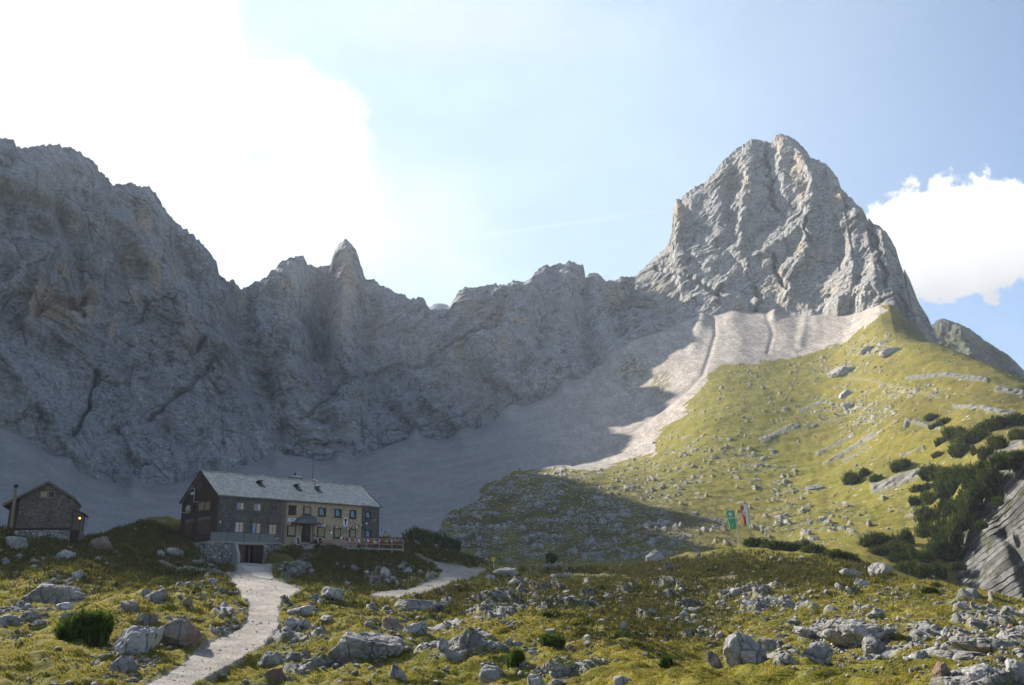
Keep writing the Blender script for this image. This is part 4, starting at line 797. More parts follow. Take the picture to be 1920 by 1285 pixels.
# ---------------------------------------------------------------- building helpers
class MB:
    def __init__(s): s.v = []; s.f = []
    def box(s, x0, x1, y0, y1, z0, z1):
        n = len(s.v); s.v += [(x, y, z) for x in (x0, x1) for y in (y0, y1) for z in (z0, z1)]
        s.f += [tuple(n+i for i in q) for q in ((0, 1, 3, 2), (4, 6, 7, 5), (0, 4, 5, 1), (2, 3, 7, 6), (0, 2, 6, 4), (1, 5, 7, 3))]; return s
    def bar(s, p, q, w, h=None):
        p, q = Vector(p), Vector(q); h = h or w; d = (q-p).normalized(); a = Vector((0, 0, 1)) if abs(d.z) < .9 else Vector((1, 0, 0))
        u = d.cross(a).normalized()*w/2; v = u.cross(d).normalized()*h/2; n = len(s.v)
        for c in (p, q): s.v += [tuple(c+u+v), tuple(c-u+v), tuple(c-u-v), tuple(c+u-v)]
        s.f += [(n, n+1, n+2, n+3), (n+7, n+6, n+5, n+4)]+[(n+i, n+4+i, n+4+(i+1) % 4, n+(i+1) % 4) for i in range(4)]; return s
    def tube(s, p, q, r, r2=None, k=8):
        p, q = Vector(p), Vector(q); r2 = r if r2 is None else r2; d = (q-p).normalized(); a = Vector((0, 0, 1)) if abs(d.z) < .9 else Vector((1, 0, 0))
        u = d.cross(a).normalized(); v = u.cross(d); n = len(s.v)
        for c, rr in ((p, r), (q, r2)): s.v += [tuple(c+(u*math.cos(i*2*math.pi/k)+v*math.sin(i*2*math.pi/k))*rr) for i in range(k)]
        s.f += [tuple(range(n, n+k))[::-1], tuple(range(n+k, n+2*k))]+[(n+i, n+(i+1) % k, n+k+(i+1) % k, n+k+i) for i in range(k)]; return s
    def prism(s, poly, y0, y1, ax=1):
        """extrude a polygon: ax 1 = polygon in x,z along y; ax 0 = polygon in y,z along x; ax 2 = x,y along z"""
        n = len(s.v); k = len(poly)
        for c in (y0, y1):
            for a, b in poly: s.v.append((a, c, b) if ax == 1 else ((c, a, b) if ax == 0 else (a, b, c)))
        s.f += [tuple(range(n, n+k)), tuple(range(n+2*k-1, n+k-1, -1))]+[(n+i, n+k+i, n+k+(i+1) % k, n+(i+1) % k) for i in range(k)]; return s
    def build(s, name, mat, parent=None, smooth=False):
        me = bpy.data.meshes.new(name); me.from_pydata(s.v, [], s.f); bm = bmesh.new(); bm.from_mesh(me); bmesh.ops.recalc_face_normals(bm, faces=bm.faces); bm.to_mesh(me); bm.free()
        if mat: me.materials.append(mat)
        if smooth: me.polygons.foreach_set('use_smooth', [True]*len(me.polygons)); me.set_sharp_from_angle(angle=R(40))
        o = bpy.data.objects.new(name, me); COL.objects.link(o)
        if parent: o.parent = parent
        return o
def empty(name, loc, rz=0): 
    e = bpy.data.objects.new(name, None); COL.objects.link(e); e.location = loc; e.rotation_euler[2] = rz; e.empty_display_size = .3; return e
def plain(name, a, b=None, sc=6, rough=.8, spec=.2, **kw):
    t = NT(name); b = b or tuple(c*.72 for c in a); P = t.obj(); c = t.mix(t.noise(P, sc, 5, .7), b, a); return t.out(c, rough, t.bump(t.noise(P, sc*3, 4), .01, .5), spec, **kw)
def brickish(name, a, b, mortar, w, h, axis, rough=.9, ms=.012, bd=.02, sq=.5):
    t = NT(name); P = t.obj(); x, y, z = t.sep(P)
    if axis == 'x': v = t.comb(x, z, 0.0)
    elif axis == 'y': v = t.comb(y, z, 0.0)
    else: v = t.comb(x, t.math('MULTIPLY', z, 1.62), 0.0)
    br = t.n('ShaderNodeTexBrick'); t.l(v, br.inputs['Vector']); br.offset = .5; br.inputs['Scale'].default_value = 1
    br.inputs['Brick Width'].default_value = w; br.inputs['Row Height'].default_value = h; br.inputs['Mortar Size'].default_value = ms; br.inputs['Bias'].default_value = 0
    br.inputs['Color1'].default_value = (*a, 1); br.inputs['Color2'].default_value = (*b, 1); br.inputs['Mortar'].default_value = (*mortar, 1)
    n = t.noise(P, 1.3, 5, .7); m = t.ramp(n, .25, .75, .72, 1.25); c = t.mix(1.0, br.outputs['Color'], t.comb(m, m, m), 'MULTIPLY')
    n = t.noise(t.map(P, (3, 3, 1)), 3, 5, .75); m = t.ramp(n, .25, .75, .78, 1.2); c = t.mix(1.0, c, t.comb(m, m, m), 'MULTIPLY')
    return t.out(c, rough, t.bump(t.math('ADD', t.math('MULTIPLY', br.outputs['Fac'], -1.0), n), bd, .8), .15)
def masonry(name, a, b, mortar, sc, stretch=1.5):
    t = NT(name); P = t.map(t.obj(), (1, 1, stretch)); vn = t.n('ShaderNodeTexVoronoi'); t.l(P, vn.inputs['Vector']); vn.inputs['Scale'].default_value = sc
    e = t.vor(P, sc, 'DISTANCE_TO_EDGE'); r = t.sep(vn.outputs['Color'])[0]; c = t.mix(r, a, b); g = t.sep(vn.outputs['Color'])[1]
    c = t.mix(t.ramp(g, .6, 1, 0, .6), c, (.24, .16, .12)) if stretch > 1.2 and sc > 1.5 else c
    c = t.mix(t.ramp(e, .02, .09, 1, 0), c, mortar); n = t.noise(t.obj(), 5, 5, .7); m = t.ramp(n, .25, .75, .75, 1.2); c = t.mix(1.0, c, t.comb(m, m, m), 'MULTIPLY')
    return t.out(c, .92, t.bump(t.math('ADD', t.ramp(e, 0, .12), n), .05, .8), .12)
M = dict(
 stone=masonry('beige_rubble_masonry', (.36, .28, .19), (.48, .39, .28), (.42, .34, .235), 2.3),
 greystone=masonry('grey_drystone', (.16, .155, .15), (.34, .33, .31), (.05, .048, .045), 2.0, 1.1),
 shx=brickish('dark_wall_shingles', (.085, .08, .078), (.15, .142, .135), (.035, .033, .032), .22, .14, 'x'),
 shy=brickish('dark_side_shingles', (.085, .08, .078), (.15, .142, .135), (.035, .033, .032), .22, .14, 'y'),
 cab=brickish('cabin_wall_shingles', (.09, .075, .066), (.18, .152, .132), (.035, .03, .028), .24, .17, 'x'),
 roof=brickish('weathered_roof_shingles', (.53, .485, .42), (.35, .32, .28), (.18, .165, .145), .26, .20, 'r', .62, .010, .03),  # pale tone makes up for direct sun the front slope misses
 groof=brickish('dark_roof_shingles', (.10, .09, .085), (.06, .055, .05), (.03, .03, .03), .26, .22, 'r'),
 dwood=plain('dark_brown_wood', (.040, .024, .017), (.018, .012, .010), 3), wood=plain('brown_wood', (.11, .060, .035), (.06, .035, .022), 4), gwood=plain('grey_wood', (.16, .14, .12), (.08, .07, .06), 5),
 trim=plain('weathered_trim', (.20, .165, .12), None, 4), fr=plain('dark_window_frame', (.055, .038, .028)), lfr=plain('light_window_frame', (.26, .18, .105)),
 dark=plain('dark_opening', (.008, .008, .009), rough=.3), blue=plain('blue_sky_pane', (.14, .28, .55), (.10, .20, .42), 1, .15, .5), white=plain('white_pane', (.62, .60, .60), (.50, .48, .50), 3),
 pink=plain('pinkish_pane', (.62, .47, .40), (.50, .38, .32), 3), shade=plain('beige_blind', (.34, .30, .19), (.24, .21, .13), 3), teal=plain('blue_curtain', (.16, .30, .40), (.10, .20, .28), 2),  # white and pink are plain pale pane fills
 conc=plain('concrete', (.34, .32, .29), (.24, .225, .205), 1.5), metal=plain('grey_metal_panel', (.12, .135, .14), (.09, .10, .105), 1, .45, .5), lead=plain('lead_sheet', (.085, .09, .10), (.06, .065, .07), 2, .5, .4),
 wpaint=plain('white_paint', (.75, .75, .72), (.6, .6, .58), 2), black=plain('black_paint', (.015, .015, .017), None, 3, .4), alu=plain('bright_metal', (.55, .55, .56), (.4, .4, .42), 4, .35, .5),
 orange=plain('orange_lacquer', (.42, .085, .025), (.30, .06, .02), 3, .5), rail=plain('reddish_rail', (.36, .19, .13), (.26, .13, .09), 3), prail=plain('pale_rail', (.42, .36, .31), (.30, .26, .22), 3),
 yel=plain('yellow_sign', (.62, .42, .03), (.5, .34, .03), 3, .5), green=plain('green_flag_cloth', (.05, .36, .13), (.04, .28, .10), 2), red=plain('red_cloth', (.50, .035, .02), (.38, .03, .02), 2), fwhite=plain('white_cloth', (.72, .70, .68), (.6, .58, .57), 2),
 fblue=plain('blue_cloth', (.05, .09, .35)), fyel=plain('yellow_cloth', (.55, .50, .05)), fgreen=plain('green_cloth', (.08, .30, .10)), skin=plain('skin', (.48, .30, .22)), navy=plain('dark_jacket', (.02, .022, .03)), hair=plain('brown_hair', (.05, .03, .02)),
 grass=plain('plank', (.10, .08, .06)))
# ---------------------------------------------------------------- mountain hut
hut = empty('mountain_hut', (HC[0], HC[1], 0), R(90)-HAZ)
tag(hut, 'long two-storey alpine hut with pale shingle roof, stone and dark shingle front', 'hut')
ZE, ZR, HM = 14.89, 18.83, HW/2
sl_ = (ZR-ZE)/(HM+.26)
MB().prism([(0, 8.0), (HW, 8.0), (HW, 14.8), (HM, 14.8+HM*sl_), (0, 14.8)], 0, HL, 0).build('stone_wall', M['stone'], hut)
MB().box(-.08, 9.72, -.09, 0, 9.55, 14.78).build('shingle_wall', M['shx'], hut)
MB().box(24.14, HL+.06, -.09, 0, 8.6, 14.78).build('shingle_wall', M['shx'], hut)
gb = MB(); gb.prism([(-.09, 8.4), (HW+.05, 8.4), (HW+.05, 14.8), (HM, 14.75+HM*sl_), (-.09, 14.78)], -.09, 0, 0); o = gb.build('gable_wall', M['dwood'], hut); o['label'] = 'dark brown wooden gable wall'
pk = MB()
for k in range(34): pk.box(-.125, -.09, .05+k*.3, .08+k*.3, 8.5, 14.7+min(k*.3, HW-k*.3)*sl_-.1)
pk.build('batten', M['wood'], hut)
# roof slopes with slightly uneven shingle courses
def roof_slope(front):
    n, m = 90, 16; V = []; y0, y1 = (-.30, HM) if front else (HW+.30, HM)
    for i in range(n+1):
        for j in range(m+1):
            x = -.38+(HL+.76)*i/n; u = j/m; y = y0+(y1-y0)*u; z = ZE+(ZR-ZE)*u
            z += .035*math.sin(i*.33+j*.2)+.05*float(n2(np.array(x*.5), np.array(u*3.)))+(.03*((i*7) % 3) if j in (0, m) else 0); V.append((x, y, z))
    Fc = [(i*(m+1)+j, (i+1)*(m+1)+j, (i+1)*(m+1)+j+1, i*(m+1)+j+1) for i in range(n) for j in range(m)]
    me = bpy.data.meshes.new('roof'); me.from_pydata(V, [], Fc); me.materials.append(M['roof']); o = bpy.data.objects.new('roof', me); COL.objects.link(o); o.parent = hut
    md = o.modifiers.new('thickness', 'SOLIDIFY'); md.thickness = .16; md.offset = -1 if front else 1; return o
rf = roof_slope(True); rf['label'] = 'front slope of weathered grey wooden shingles'; rb = roof_slope(False)
rc = MB(); 
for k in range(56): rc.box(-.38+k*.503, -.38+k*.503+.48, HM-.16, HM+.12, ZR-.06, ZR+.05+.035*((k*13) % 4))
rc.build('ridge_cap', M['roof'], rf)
g_ = MB(); g_.bar((-.4, -.36, ZE-.16), (HL+.4, -.36, ZE-.16), .12, .14); g_.build('gutter', M['lead'], hut)
for p_, q_ in (((-.42, -.30, ZE-.10), (-.42, HM-.01, ZR-.10)), ((-.42, HW+.3, ZE-.10), (-.42, HM+.01, ZR-.10)), ((HL+.42, -.30, ZE-.10), (HL+.42, HM, ZR-.10))): MB().bar(p_, q_, .06, .26).build('bargeboard', M['dwood'], hut)
def FA(X, Y, t0=0): return fa(*c1(X, Y), t0)
a = FA(908, 345)[0]; MB().tube((a, -.12, 14.6), (a, -.12, 8.7), .06).build('downpipe', M['lead'], hut)
a = FA(1662, 400)[0]; MB().tube((HL+.02, -.16, 14.6), (HL+.02, -.16, 8.7), .06).build('downpipe', M['lead'], hut)
MB().box(9.70, 10.55, -.06, 0, 8.6, 14.75).build('pilaster', M['trim'], hut)
MB().box(-.1, 9.72, -.11, 0, 8.0, 9.55).build('plinth', M['greystone'], hut)
def window(x0, x1, y0, y1, style, fm, proud=.09, t0=0.0, bars=True, hood=False):
    s0, za = FA(x0, y0, t0); s1, zb = FA(x1, y1, t0); f = MB(); b = .13; t1 = t0-proud-.06
    f.box(s0, s0+b, t1, t0, zb, za).box(s1-b, s1, t1, t0, zb, za).box(s0+b, s1-b, t1, t0, za-b, za).box(s0+b, s1-b, t1, t0, zb, zb+b); f.box(s0-.08, s1+.08, t1-.1, t0, zb-.07, zb-.002)
    o = f.build('window', M[fm], hut); m = (s0+s1)/2; tp = t0-proud-.015; pan = {}
    def pane(a, c, z0, z1, mt, tt=tp): MB().box(a, c, tt, t0-.002, z0, z1).build('pane', M[mt], o)
    A, B, Z0, Z1 = s0+b+.002, s1-b-.002, zb+b+.002, za-b-.002
    if style == 'two': pane(A, m-.05, Z0, Z1, 'blue'); pane(m+.05, B, Z0, Z1, 'white'); pane(m-.048, m+.048, Z0, Z1, 'dark', tp+.01)
    elif style == 'white2': pane(A, m-.05, Z0, Z1, 'white'); pane(m+.05, B, Z0, Z1, 'pink')
    elif style == 'pink2': pane(A, m-.05, Z0, Z1, 'pink'); pane(m+.05, B, Z0, Z1, 'pink')
    elif style == 'bluepink': pane(A, m-.12, Z0, Z1, 'blue'); pane(m+.05, B, Z0, Z1, 'pink'); pane(m-.118, m+.048, Z0, Z1, 'dark', tp+.01)
    elif style == 'dark': pane(A, B, Z0, Z1, 'dark')
    elif style == 'shade': pane(A, B, Z0, Z1, 'shade')
    elif style == 'tilt':
        pane(A, B, Z0, Z1, 'dark'); c = MB(); w = B-A; c.v = [(A+.04, tp-.03, Z0+.03), (A+w*.80, tp-.03, Z0+.03), (A+w*.58, tp-.03, Z1-.05), (A+.04, tp-.03, Z1-.05)]
        c.v += [(x, y+.02, z) for x, y, z in c.v]; c.f = [(0, 1, 2, 3), (7, 6, 5, 4), (0, 4, 5, 1), (1, 5, 6, 2), (2, 6, 7, 3), (3, 7, 4, 0)]; c.build('curtain', M['teal'], o)
    if bars and style != 'tilt':
        q = MB(); 
        if style != 'shade': q.box(m-.045, m+.045, t1+.01, tp-.001, Z0, Z1)
        if style in ('two', 'white2', 'pink2', 'bluepink'):
            for k in (1, 2): z = Z0+(Z1-Z0)*k/3; q.box(A, m-.05, t1+.015, tp-.001, z-.02, z+.02).box(m+.05, B, t1+.015, tp-.001, z-.02, z+.02)
        if q.v: q.build('muntin', M['lfr' if style != 'dark' else fm], o)
    if hood:
        h = MB(); h.prism([(s0-.1, za+.95), (s1+.1, za+.95), (s1+.25, za+.1), (s0-.25, za+.1)], t0-.16, t0-.085, 1); h.v = [(x, (y-.12 if z < za+.5 and y < t0-.12 else y), z) for x, y, z in h.v]; h.build('hood', M['shx'], o)
    return o
for q in [(525,582,350,414,'two','lfr',.10,0,True,False),(661,718,360,422,'two','lfr',.10,0,True,False),(797,850,370,427,'dark','gwood',.10,0,True,False),(945,1000,373,450,'dark','fr'),(1062,1118,382,452,'shade','fr'),(1182,1237,392,463,'tilt','fr'),(1312,1363,402,471,'tilt','fr'),(1432,1480,410,479,'tilt','fr'),(1555,1600,422,482,'tilt','fr',.10),
          (512,578,504,596,'white2','lfr',.10,0,True,True),(649,714,513,603,'bluepink','lfr',.10,0,True,True),(782,840,524,614,'pink2','lfr',.10,0,True,True),(932,995,535,622,'shade','fr'),(1174,1230,546,631,'shade','fr'),(1302,1358,555,638,'shade','fr'),(1429,1478,562,634,'shade','fr'),(1552,1602,570,636,'tilt','fr',.10,0,True,True)]: window(*q)
s0, zt = FA(1050, 525); s1, zb = FA(1112, 672)
dr = MB().box(s0, s0+.12, -.12, 0, zb, zt).box(s1-.12, s1, -.12, 0, zb, zt).box(s0+.12, s1-.12, -.12, 0, zt-.12, zt).build('door', M['fr'], hut)
MB().box(s0+.121, s1-.121, -.03, -.002, zb, zt-.121).build('opening', M['dark'], dr)
sp = FA(1102, 600)[0]; MB().box(sp-.10, sp+.10, -1.25, -1.05, zb-.1, zt+.35).build('porch_post', M['trim'], hut)
# canopy
ca0, cz0 = FA(1008, 508, -1.4); ca1, _ = FA(1188, 520, -1.4); cz1 = FA(1100, 458, 0)[1]; cb0, cb1 = FA(1050, 455)[0], FA(1150, 465)[0]
cv = MB(); cv.v = [(ca0, -1.45, cz0), (ca1, -1.45, cz0), (ca1, 0, cz0), (ca0, 0, cz0), (cb0, -.05, cz1), (cb1, -.05, cz1), (ca0, -1.45, cz0-.16), (ca1, -1.45, cz0-.16), (ca1, 0, cz0-.16), (ca0, 0, cz0-.16)]
cv.f = [(0, 1, 5, 4), (1, 2, 5), (0, 4, 3), (3, 4, 5, 2), (0, 6, 7, 1), (1, 7, 8, 2), (0, 3, 9, 6), (6, 9, 8, 7)]; cv.build('porch_canopy', M['lead'], hut)
def lantern(X, Y, t0):
    s, z = FA(X, Y, t0); e = MB().box(s-.1, s+.1, t0-.32, t0-.12, z+.1, z+.18).box(s-.02, s+.02, t0-.25, t0, z+.2, z+.24).tube((s, t0-.22, z+.17), (s, t0-.22, z+.36), .12, .02, 6).build('lantern', M['black'], hut)
    MB().tube((s, t0-.22, z-.22), (s, t0-.22, z+.1), .08, .12, 6).build('glass', M['wpaint'], e)
lantern(392, 505, -.09); lantern(1040, 548, 0); lantern(1152, 552, 0)
s0, z1 = FA(938, 477); s1, z0 = FA(999, 503); sg = MB().box(s0, s1, -.06, 0, z0, z1).build('sign', M['wpaint'], hut); sg['label'] = 'white board with a small dark figure between the windows'
m_ = FA(970, 490)[0]; e = MB(); e.tube((m_, -.065, z0+.30), (m_, -.062, z0+.42), .055, .055, 8).prism([(m_-.09, z0+.05), (m_+.09, z0+.05), (m_+.05, z0+.30), (m_-.05, z0+.30)], -.075, -.061); 
for i in range(5): e.box(s0+.12+i*.09, s0+.17+i*.09, -.072, -.061, z1-.18, z1-.13); e.box(s1-.17-i*.09, s1-.12-i*.09, -.072, -.061, z1-.18, z1-.13)
e.build('emblem', M['black'], sg)
cx, cz = FA(1397, 508); el = [(cx+.42*math.cos(k*math.pi/12), cz+.74*math.sin(k*math.pi/12)) for k in range(24)]
ov = MB().prism(el, -.07, 0).build('oval_sign', M['wpaint'], hut); ov['label'] = 'white oval board with a dark tapering figure'
MB().prism([(cx-.08, cz-.55), (cx+.08, cz-.55), (cx+.14, cz+.15), (cx+.24, cz+.22), (cx+.2, cz+.4), (cx+.08, cz+.48), (cx, cz+.6), (cx-.08, cz+.48), (cx-.2, cz+.4), (cx-.24, cz+.22), (cx-.14, cz+.15)], -.085, -.071).build('emblem', M['navy'], ov)
s0, z1 = FA(1130, 606); s1, z0 = FA(1153, 624); MB().box(s0, s1, -.05, 0, z0, z1).build('plaque', M['black'], hut)
# roof furniture
def on_roof(X, Y):
    d = ray(*c1(X, Y)); b = HC+HG*(-.26); n = np.array([HG[0]*(ZR-ZE), HG[1]*(ZR-ZE), -(HM+.26)]); k = (n@np.array([b[0], b[1], ZE]))/(n@d); P = d*k
    return float((P[:2]-HC)@HF), float((P[:2]-HC)@HG), float(P[2])
for X, Y in ((722, 210), (1018, 238), (1183, 257)):
    s, t_, z = on_roof(X, Y); w = .42; L_ = .62
    fz = lambda y: z+(y-t_)*sl_
    b = MB(); b.v = [(s-w, t_-L_, fz(t_-L_)+.12), (s+w, t_-L_, fz(t_-L_)+.12), (s+w, t_+L_, fz(t_+L_)+.12), (s-w, t_+L_, fz(t_+L_)+.12)]; b.v += [(x, y, q-.2) for x, y, q in b.v]
    b.f = [(0, 1, 2, 3), (7, 6, 5, 4), (0, 4, 5, 1), (1, 5, 6, 2), (2, 6, 7, 3), (3, 7, 4, 0)]; h = b.build('roof_hatch', M['black'], rf)
    l = MB(); zt = fz(t_+L_)+.16; l.v = [(s-w-.05, t_+L_, zt), (s+w+.05, t_+L_, zt), (s+w+.05, t_-L_*.25, zt+.12), (s-w-.05, t_-L_*.25, zt+.12)]; l.v += [(x, y, q-.05) for x, y, q in l.v]; l.f = b.f; l.build('lid', M['alu'], h)
s, t_, z = on_roof(1008, 172); ch = MB().box(s-.95, s+.95, HM-.1, HM+1.2, ZR-.6, ZR+.42).build('chimney', M['lead'], rb); MB().box(s-.35, s+.95, HM, HM+.9, ZR+.42, ZR+.62).build('cap', M['alu'], ch)
MB().tube((s, HM+.5, ZR+.6), (s, HM+.5, ZR+.95), .14).tube((s, HM+.5, ZR+.95), (s, HM+.5, ZR+1.2), .24, .08).build('cowl', M['black'], ch)
s, t_, z = on_roof(1155, 215); lp = MB().tube((s, t_, z-.1), (s, t_, z+.75), .045).build('roof_lamp', M['lead'], rf); MB().bar((s-.45, t_, z+.95), (s+.55, t_, z+.72), .25, .09).build('panel', M['wpaint'], lp)
s = FA(1132, 180)[0]+2.3; d = ray(*c1(1134, 183)); k = ((HC+HG*HM)@HG)/(d[:2]@HG); s = float(((d*k)[:2]-HC)@HF); d = ray(*c1(1136, -60)); k = ((HC+HG*HM)@HG)/(d[:2]@HG)
MB().tube((s, HM, ZR-.1), (s, HM, (d*k)[2]), .045, .03).build('antenna_mast', M['black'], hut)
# gable side: shutters, windows, dish
def GA(X, Y): return ga(*c1(X, Y))
for (x0, x1, y0, y1, mt) in ((228,262,192,250,'wood'),(232,278,350,416,'wood'),(284,326,345,414,'wood'),(156,188,380,430,'wood'),(135,176,522,612,'wood'),(232,272,506,602,'wood'),(278,316,500,600,'wood')):
    ta, za = GA(x0, y0); tb, zb = GA(x1, y1); lo, hi = min(ta, tb), max(ta, tb); f = MB(); X0 = -.22
    f.box(X0, -.1, lo, lo+.12, zb, za).box(X0, -.1, hi-.12, hi, zb, za).box(X0, -.1, lo+.12, hi-.12, za-.12, za).box(X0, -.1, lo+.12, hi-.12, zb, zb+.12); o = f.build('window', M[mt], hut)
    q = MB(); k = 3
    for j in range(k): q.box(-.17, -.1, lo+.125+(hi-lo-.25)*j/k+.02, lo+.125+(hi-lo-.25)*(j+1)/k-.02, zb+.13, za-.13)
    q.build('shutter', M['lfr' if x0 in (284, 232) else 'wood'] if y0 < 400 else M['wood'], o)
    if y0 > 480: MB().prism([(lo-.1, za+.5), (hi+.1, za+.5), (hi+.25, za+.08), (lo-.25, za+.08)], -.30, -.13, 0).build('hood', M['gwood'], o)
t_, z = GA(172, 410); V = []; Fc = []
for i in range(5):
    for j in range(14):
        rr = i/4*.62; V.append((-.95+.35*(i/4)**2, t_+rr*math.cos(j*math.pi/7), z+rr*math.sin(j*math.pi/7)))
for i in range(4):
    for j in range(14): Fc.append((i*14+j, i*14+(j+1) % 14, (i+1)*14+(j+1) % 14, (i+1)*14+j))
me = bpy.data.meshes.new('satellite_dish'); me.from_pydata(V, [], Fc); me.materials.append(plain('beige_dish', (.36, .30, .23))); o = bpy.data.objects.new('satellite_dish', me); COL.objects.link(o); o.parent = hut; o.modifiers.new('thickness', 'SOLIDIFY').thickness = .03
MB().bar((-.6, t_, z), (-.1, t_, z), .05).bar((-.9, t_, z-.5), (-1.5, t_+.3, z-.35), .04).build('bracket', M['alu'], o)
t_, z = GA(216, 350); z2 = GA(216, 240)[1]; ap = MB().tube((-.6, t_, z), (-.6, t_, z2), .035).tube((-.6, t_, z), (-.1, t_-.6, z-.02), .03).bar((-.6, t_+1.6, z2), (-.6, t_, z2-.03), .05).build('gable_mast', M['alu'], hut); MB().box(-.8, -.5, t_+.2, t_+.75, z2-.9, z2-.55).build('antenna_box', M['alu'], ap)
# ---------------------------------------------------------------- terrace in front of the hut: retaining wall, garage, balustrade
def hw(s, t_, z): return (HC[0]+HF[0]*s+HG[0]*t_, HC[1]+HF[1]*s+HG[1]*t_, z)
hr = R(90)-HAZ
tr = empty('garage_terrace', (HC[0], HC[1], 0), hr); tag(tr, 'garage under a terrace with grey stone retaining wall, below the dark shingle front', 'garage')
rw = MB(); rw.v = [(-3.4, -4.2, 3.8), (.12, -4.2, 3.8), (.12, -4.0, 8.3), (-3.2, -4.0, 8.3), (-3.4, -.2, 3.8), (.12, -.2, 3.8), (.12, -.2, 8.3), (-3.2, -.2, 8.3)]; rw.f = [(0, 1, 2, 3), (5, 4, 7, 6), (4, 0, 3, 7), (1, 5, 6, 2), (3, 2, 6, 7), (4, 5, 1, 0)]
rw.build('retaining_wall', M['greystone'], tr)
MB().box(-3.25, 7.6, -4.15, -.13, 8.302, 8.45).build('terrace_slab', M['conc'], tr)
MB().prism([(-5.6, 5.4), (-4.25, 5.4), (-4.25, 8.30), (-4.6, 8.30), (-5.6, 6.6)], .13, .50, 0).build('wing_wall', M['conc'], tr)
MB().box(.13, .50, -4.24, -3.6, 5.3, 8.3).box(.50, 5.0, -4.1, -3.6, 8.12, 8.3).build('lintel', M['conc'], tr)
MB().box(4.76, 7.4, -4.0, -.3, 4.6, 8.3).build('side_wall', M['greystone'], tr)
MB().box(.52, 4.74, -3.2, -.3, 5.3, 8.1).build('interior', M['dark'], tr)
dl = MB(); 
for k in range(5): dl.box(.55+k*.29, .55+k*.29+.28, -3.98, -3.9, 5.72, 8.08)
dl.build('garage_door', M['wood'], tr)
dl = MB()
for k in range(5): dl.box(3.2+k*.29, 3.2+k*.29+.28, -3.98, -3.9, 5.72, 8.08)
dl.bar((3.25, -4.0, 6.3), (4.6, -4.0, 6.3), .05, .12).bar((3.25, -4.0, 7.6), (4.6, -4.0, 7.6), .05, .12).build('garage_door', M['dwood'], tr)
MB().box(2.62, 2.80, -3.9, -3.8, 5.75, 8.0).box(2.82, 3.05, -3.7, -3.6, 5.75, 7.6).build('door_leaf', M['wood'], tr)
bl = MB(); zt = 9.55
for x in (-3.0, -.6, 1.7, 4.0, 6.3, 7.4): bl.box(x-.03, x+.03, -4.12, -4.06, 8.3 if x < 7 else 7.4, zt)
bl.bar((-3.0, -4.09, zt+.03), (7.4, -4.09, zt+.03), .06).bar((-3.0, -4.09, zt+.03), (-3.0, -.2, zt+.03), .05).bar((-3.0, -4.09, 9.0), (-3.0, -.2, 9.0), .04)
bo = bl.build('balustrade', M['lead'], tr)
for a, b in ((-2.95, -.65), (-.55, 1.65), (1.75, 3.95), (4.05, 6.25)): MB().box(a, b, -4.10, -4.07, 8.40, 9.52).build('panel', M['metal'], bo)
# concrete pads before the garage
def pad(poly, label, lift=.06):
    P = [hit(x, y, 80)[0] for x, y in poly]; me = bpy.data.meshes.new('concrete_slab'); n = len(P); c = np.mean(P, axis=0)
    V = [tuple(p+np.array([0, 0, lift])) for p in P]+[tuple(p-np.array([0, 0, .3])) for p in P]; Fc = [tuple(range(n)), tuple(range(2*n-1, n-1, -1))]+[(i, n+i, n+(i+1) % n, (i+1) % n) for i in range(n)]
    me.from_pydata(V, [], Fc); me.materials.append(M['conc']); bm = bmesh.new(); bm.from_mesh(me); bmesh.ops.recalc_face_normals(bm, faces=bm.faces); bmesh.ops.triangulate(bm, faces=bm.faces); bm.to_mesh(me); bm.free()
    o = bpy.data.objects.new('concrete_slab', me); COL.objects.link(o); tag(o, label, 'slab')
pad([c1(*q) for q in ((540,842),(600,838),(700,845),(757,888),(740,900),(620,908),(590,893))], 'upper concrete slab at the garage door')
pad([c1(*q) for q in ((632,930),(700,912),(770,915),(822,960),(800,970),(720,960))], 'lower cracked concrete slab further from the garage door')
# stone stairs
st = None; key = [(1100,684,112),(1095,730,100),(1080,790,95),(1045,850,120),(985,905,150),(925,968,165)]
N_ = 19
for k in range(N_):
    u = k/(N_-1)*(len(key)-1); i = min(int(u), len(key)-2); f = u-i; X, Y, W0 = [key[i][j]*(1-f)+key[i+1][j]*f for j in range(3)]
    P, r = hit(*c1(X, Y), 85); wd = W0/4.267*depth_of(P)/F
    if st is None: st = empty('stone_stairs', tuple(P), hr); tag(st, 'rough stone stairs climbing the bank to the hut door', 'stairs'); P0 = P; q0 = P
    dx = (P-P0)[:2]; ls, lt = dx@HF, dx@HG; b = MB(); b.box(ls-wd/2, ls+wd/2, lt-.25, lt+.45, P[2]-P0[2]-.5, P[2]-P0[2]+.16)
    g = np.random.default_rng(k); b.v = [(x+g.normal()*.05, y+g.normal()*.04, z+g.normal()*.02) for x, y, z in b.v]; b.build('step', M['greystone'] if k > 3 else M['conc'], st)
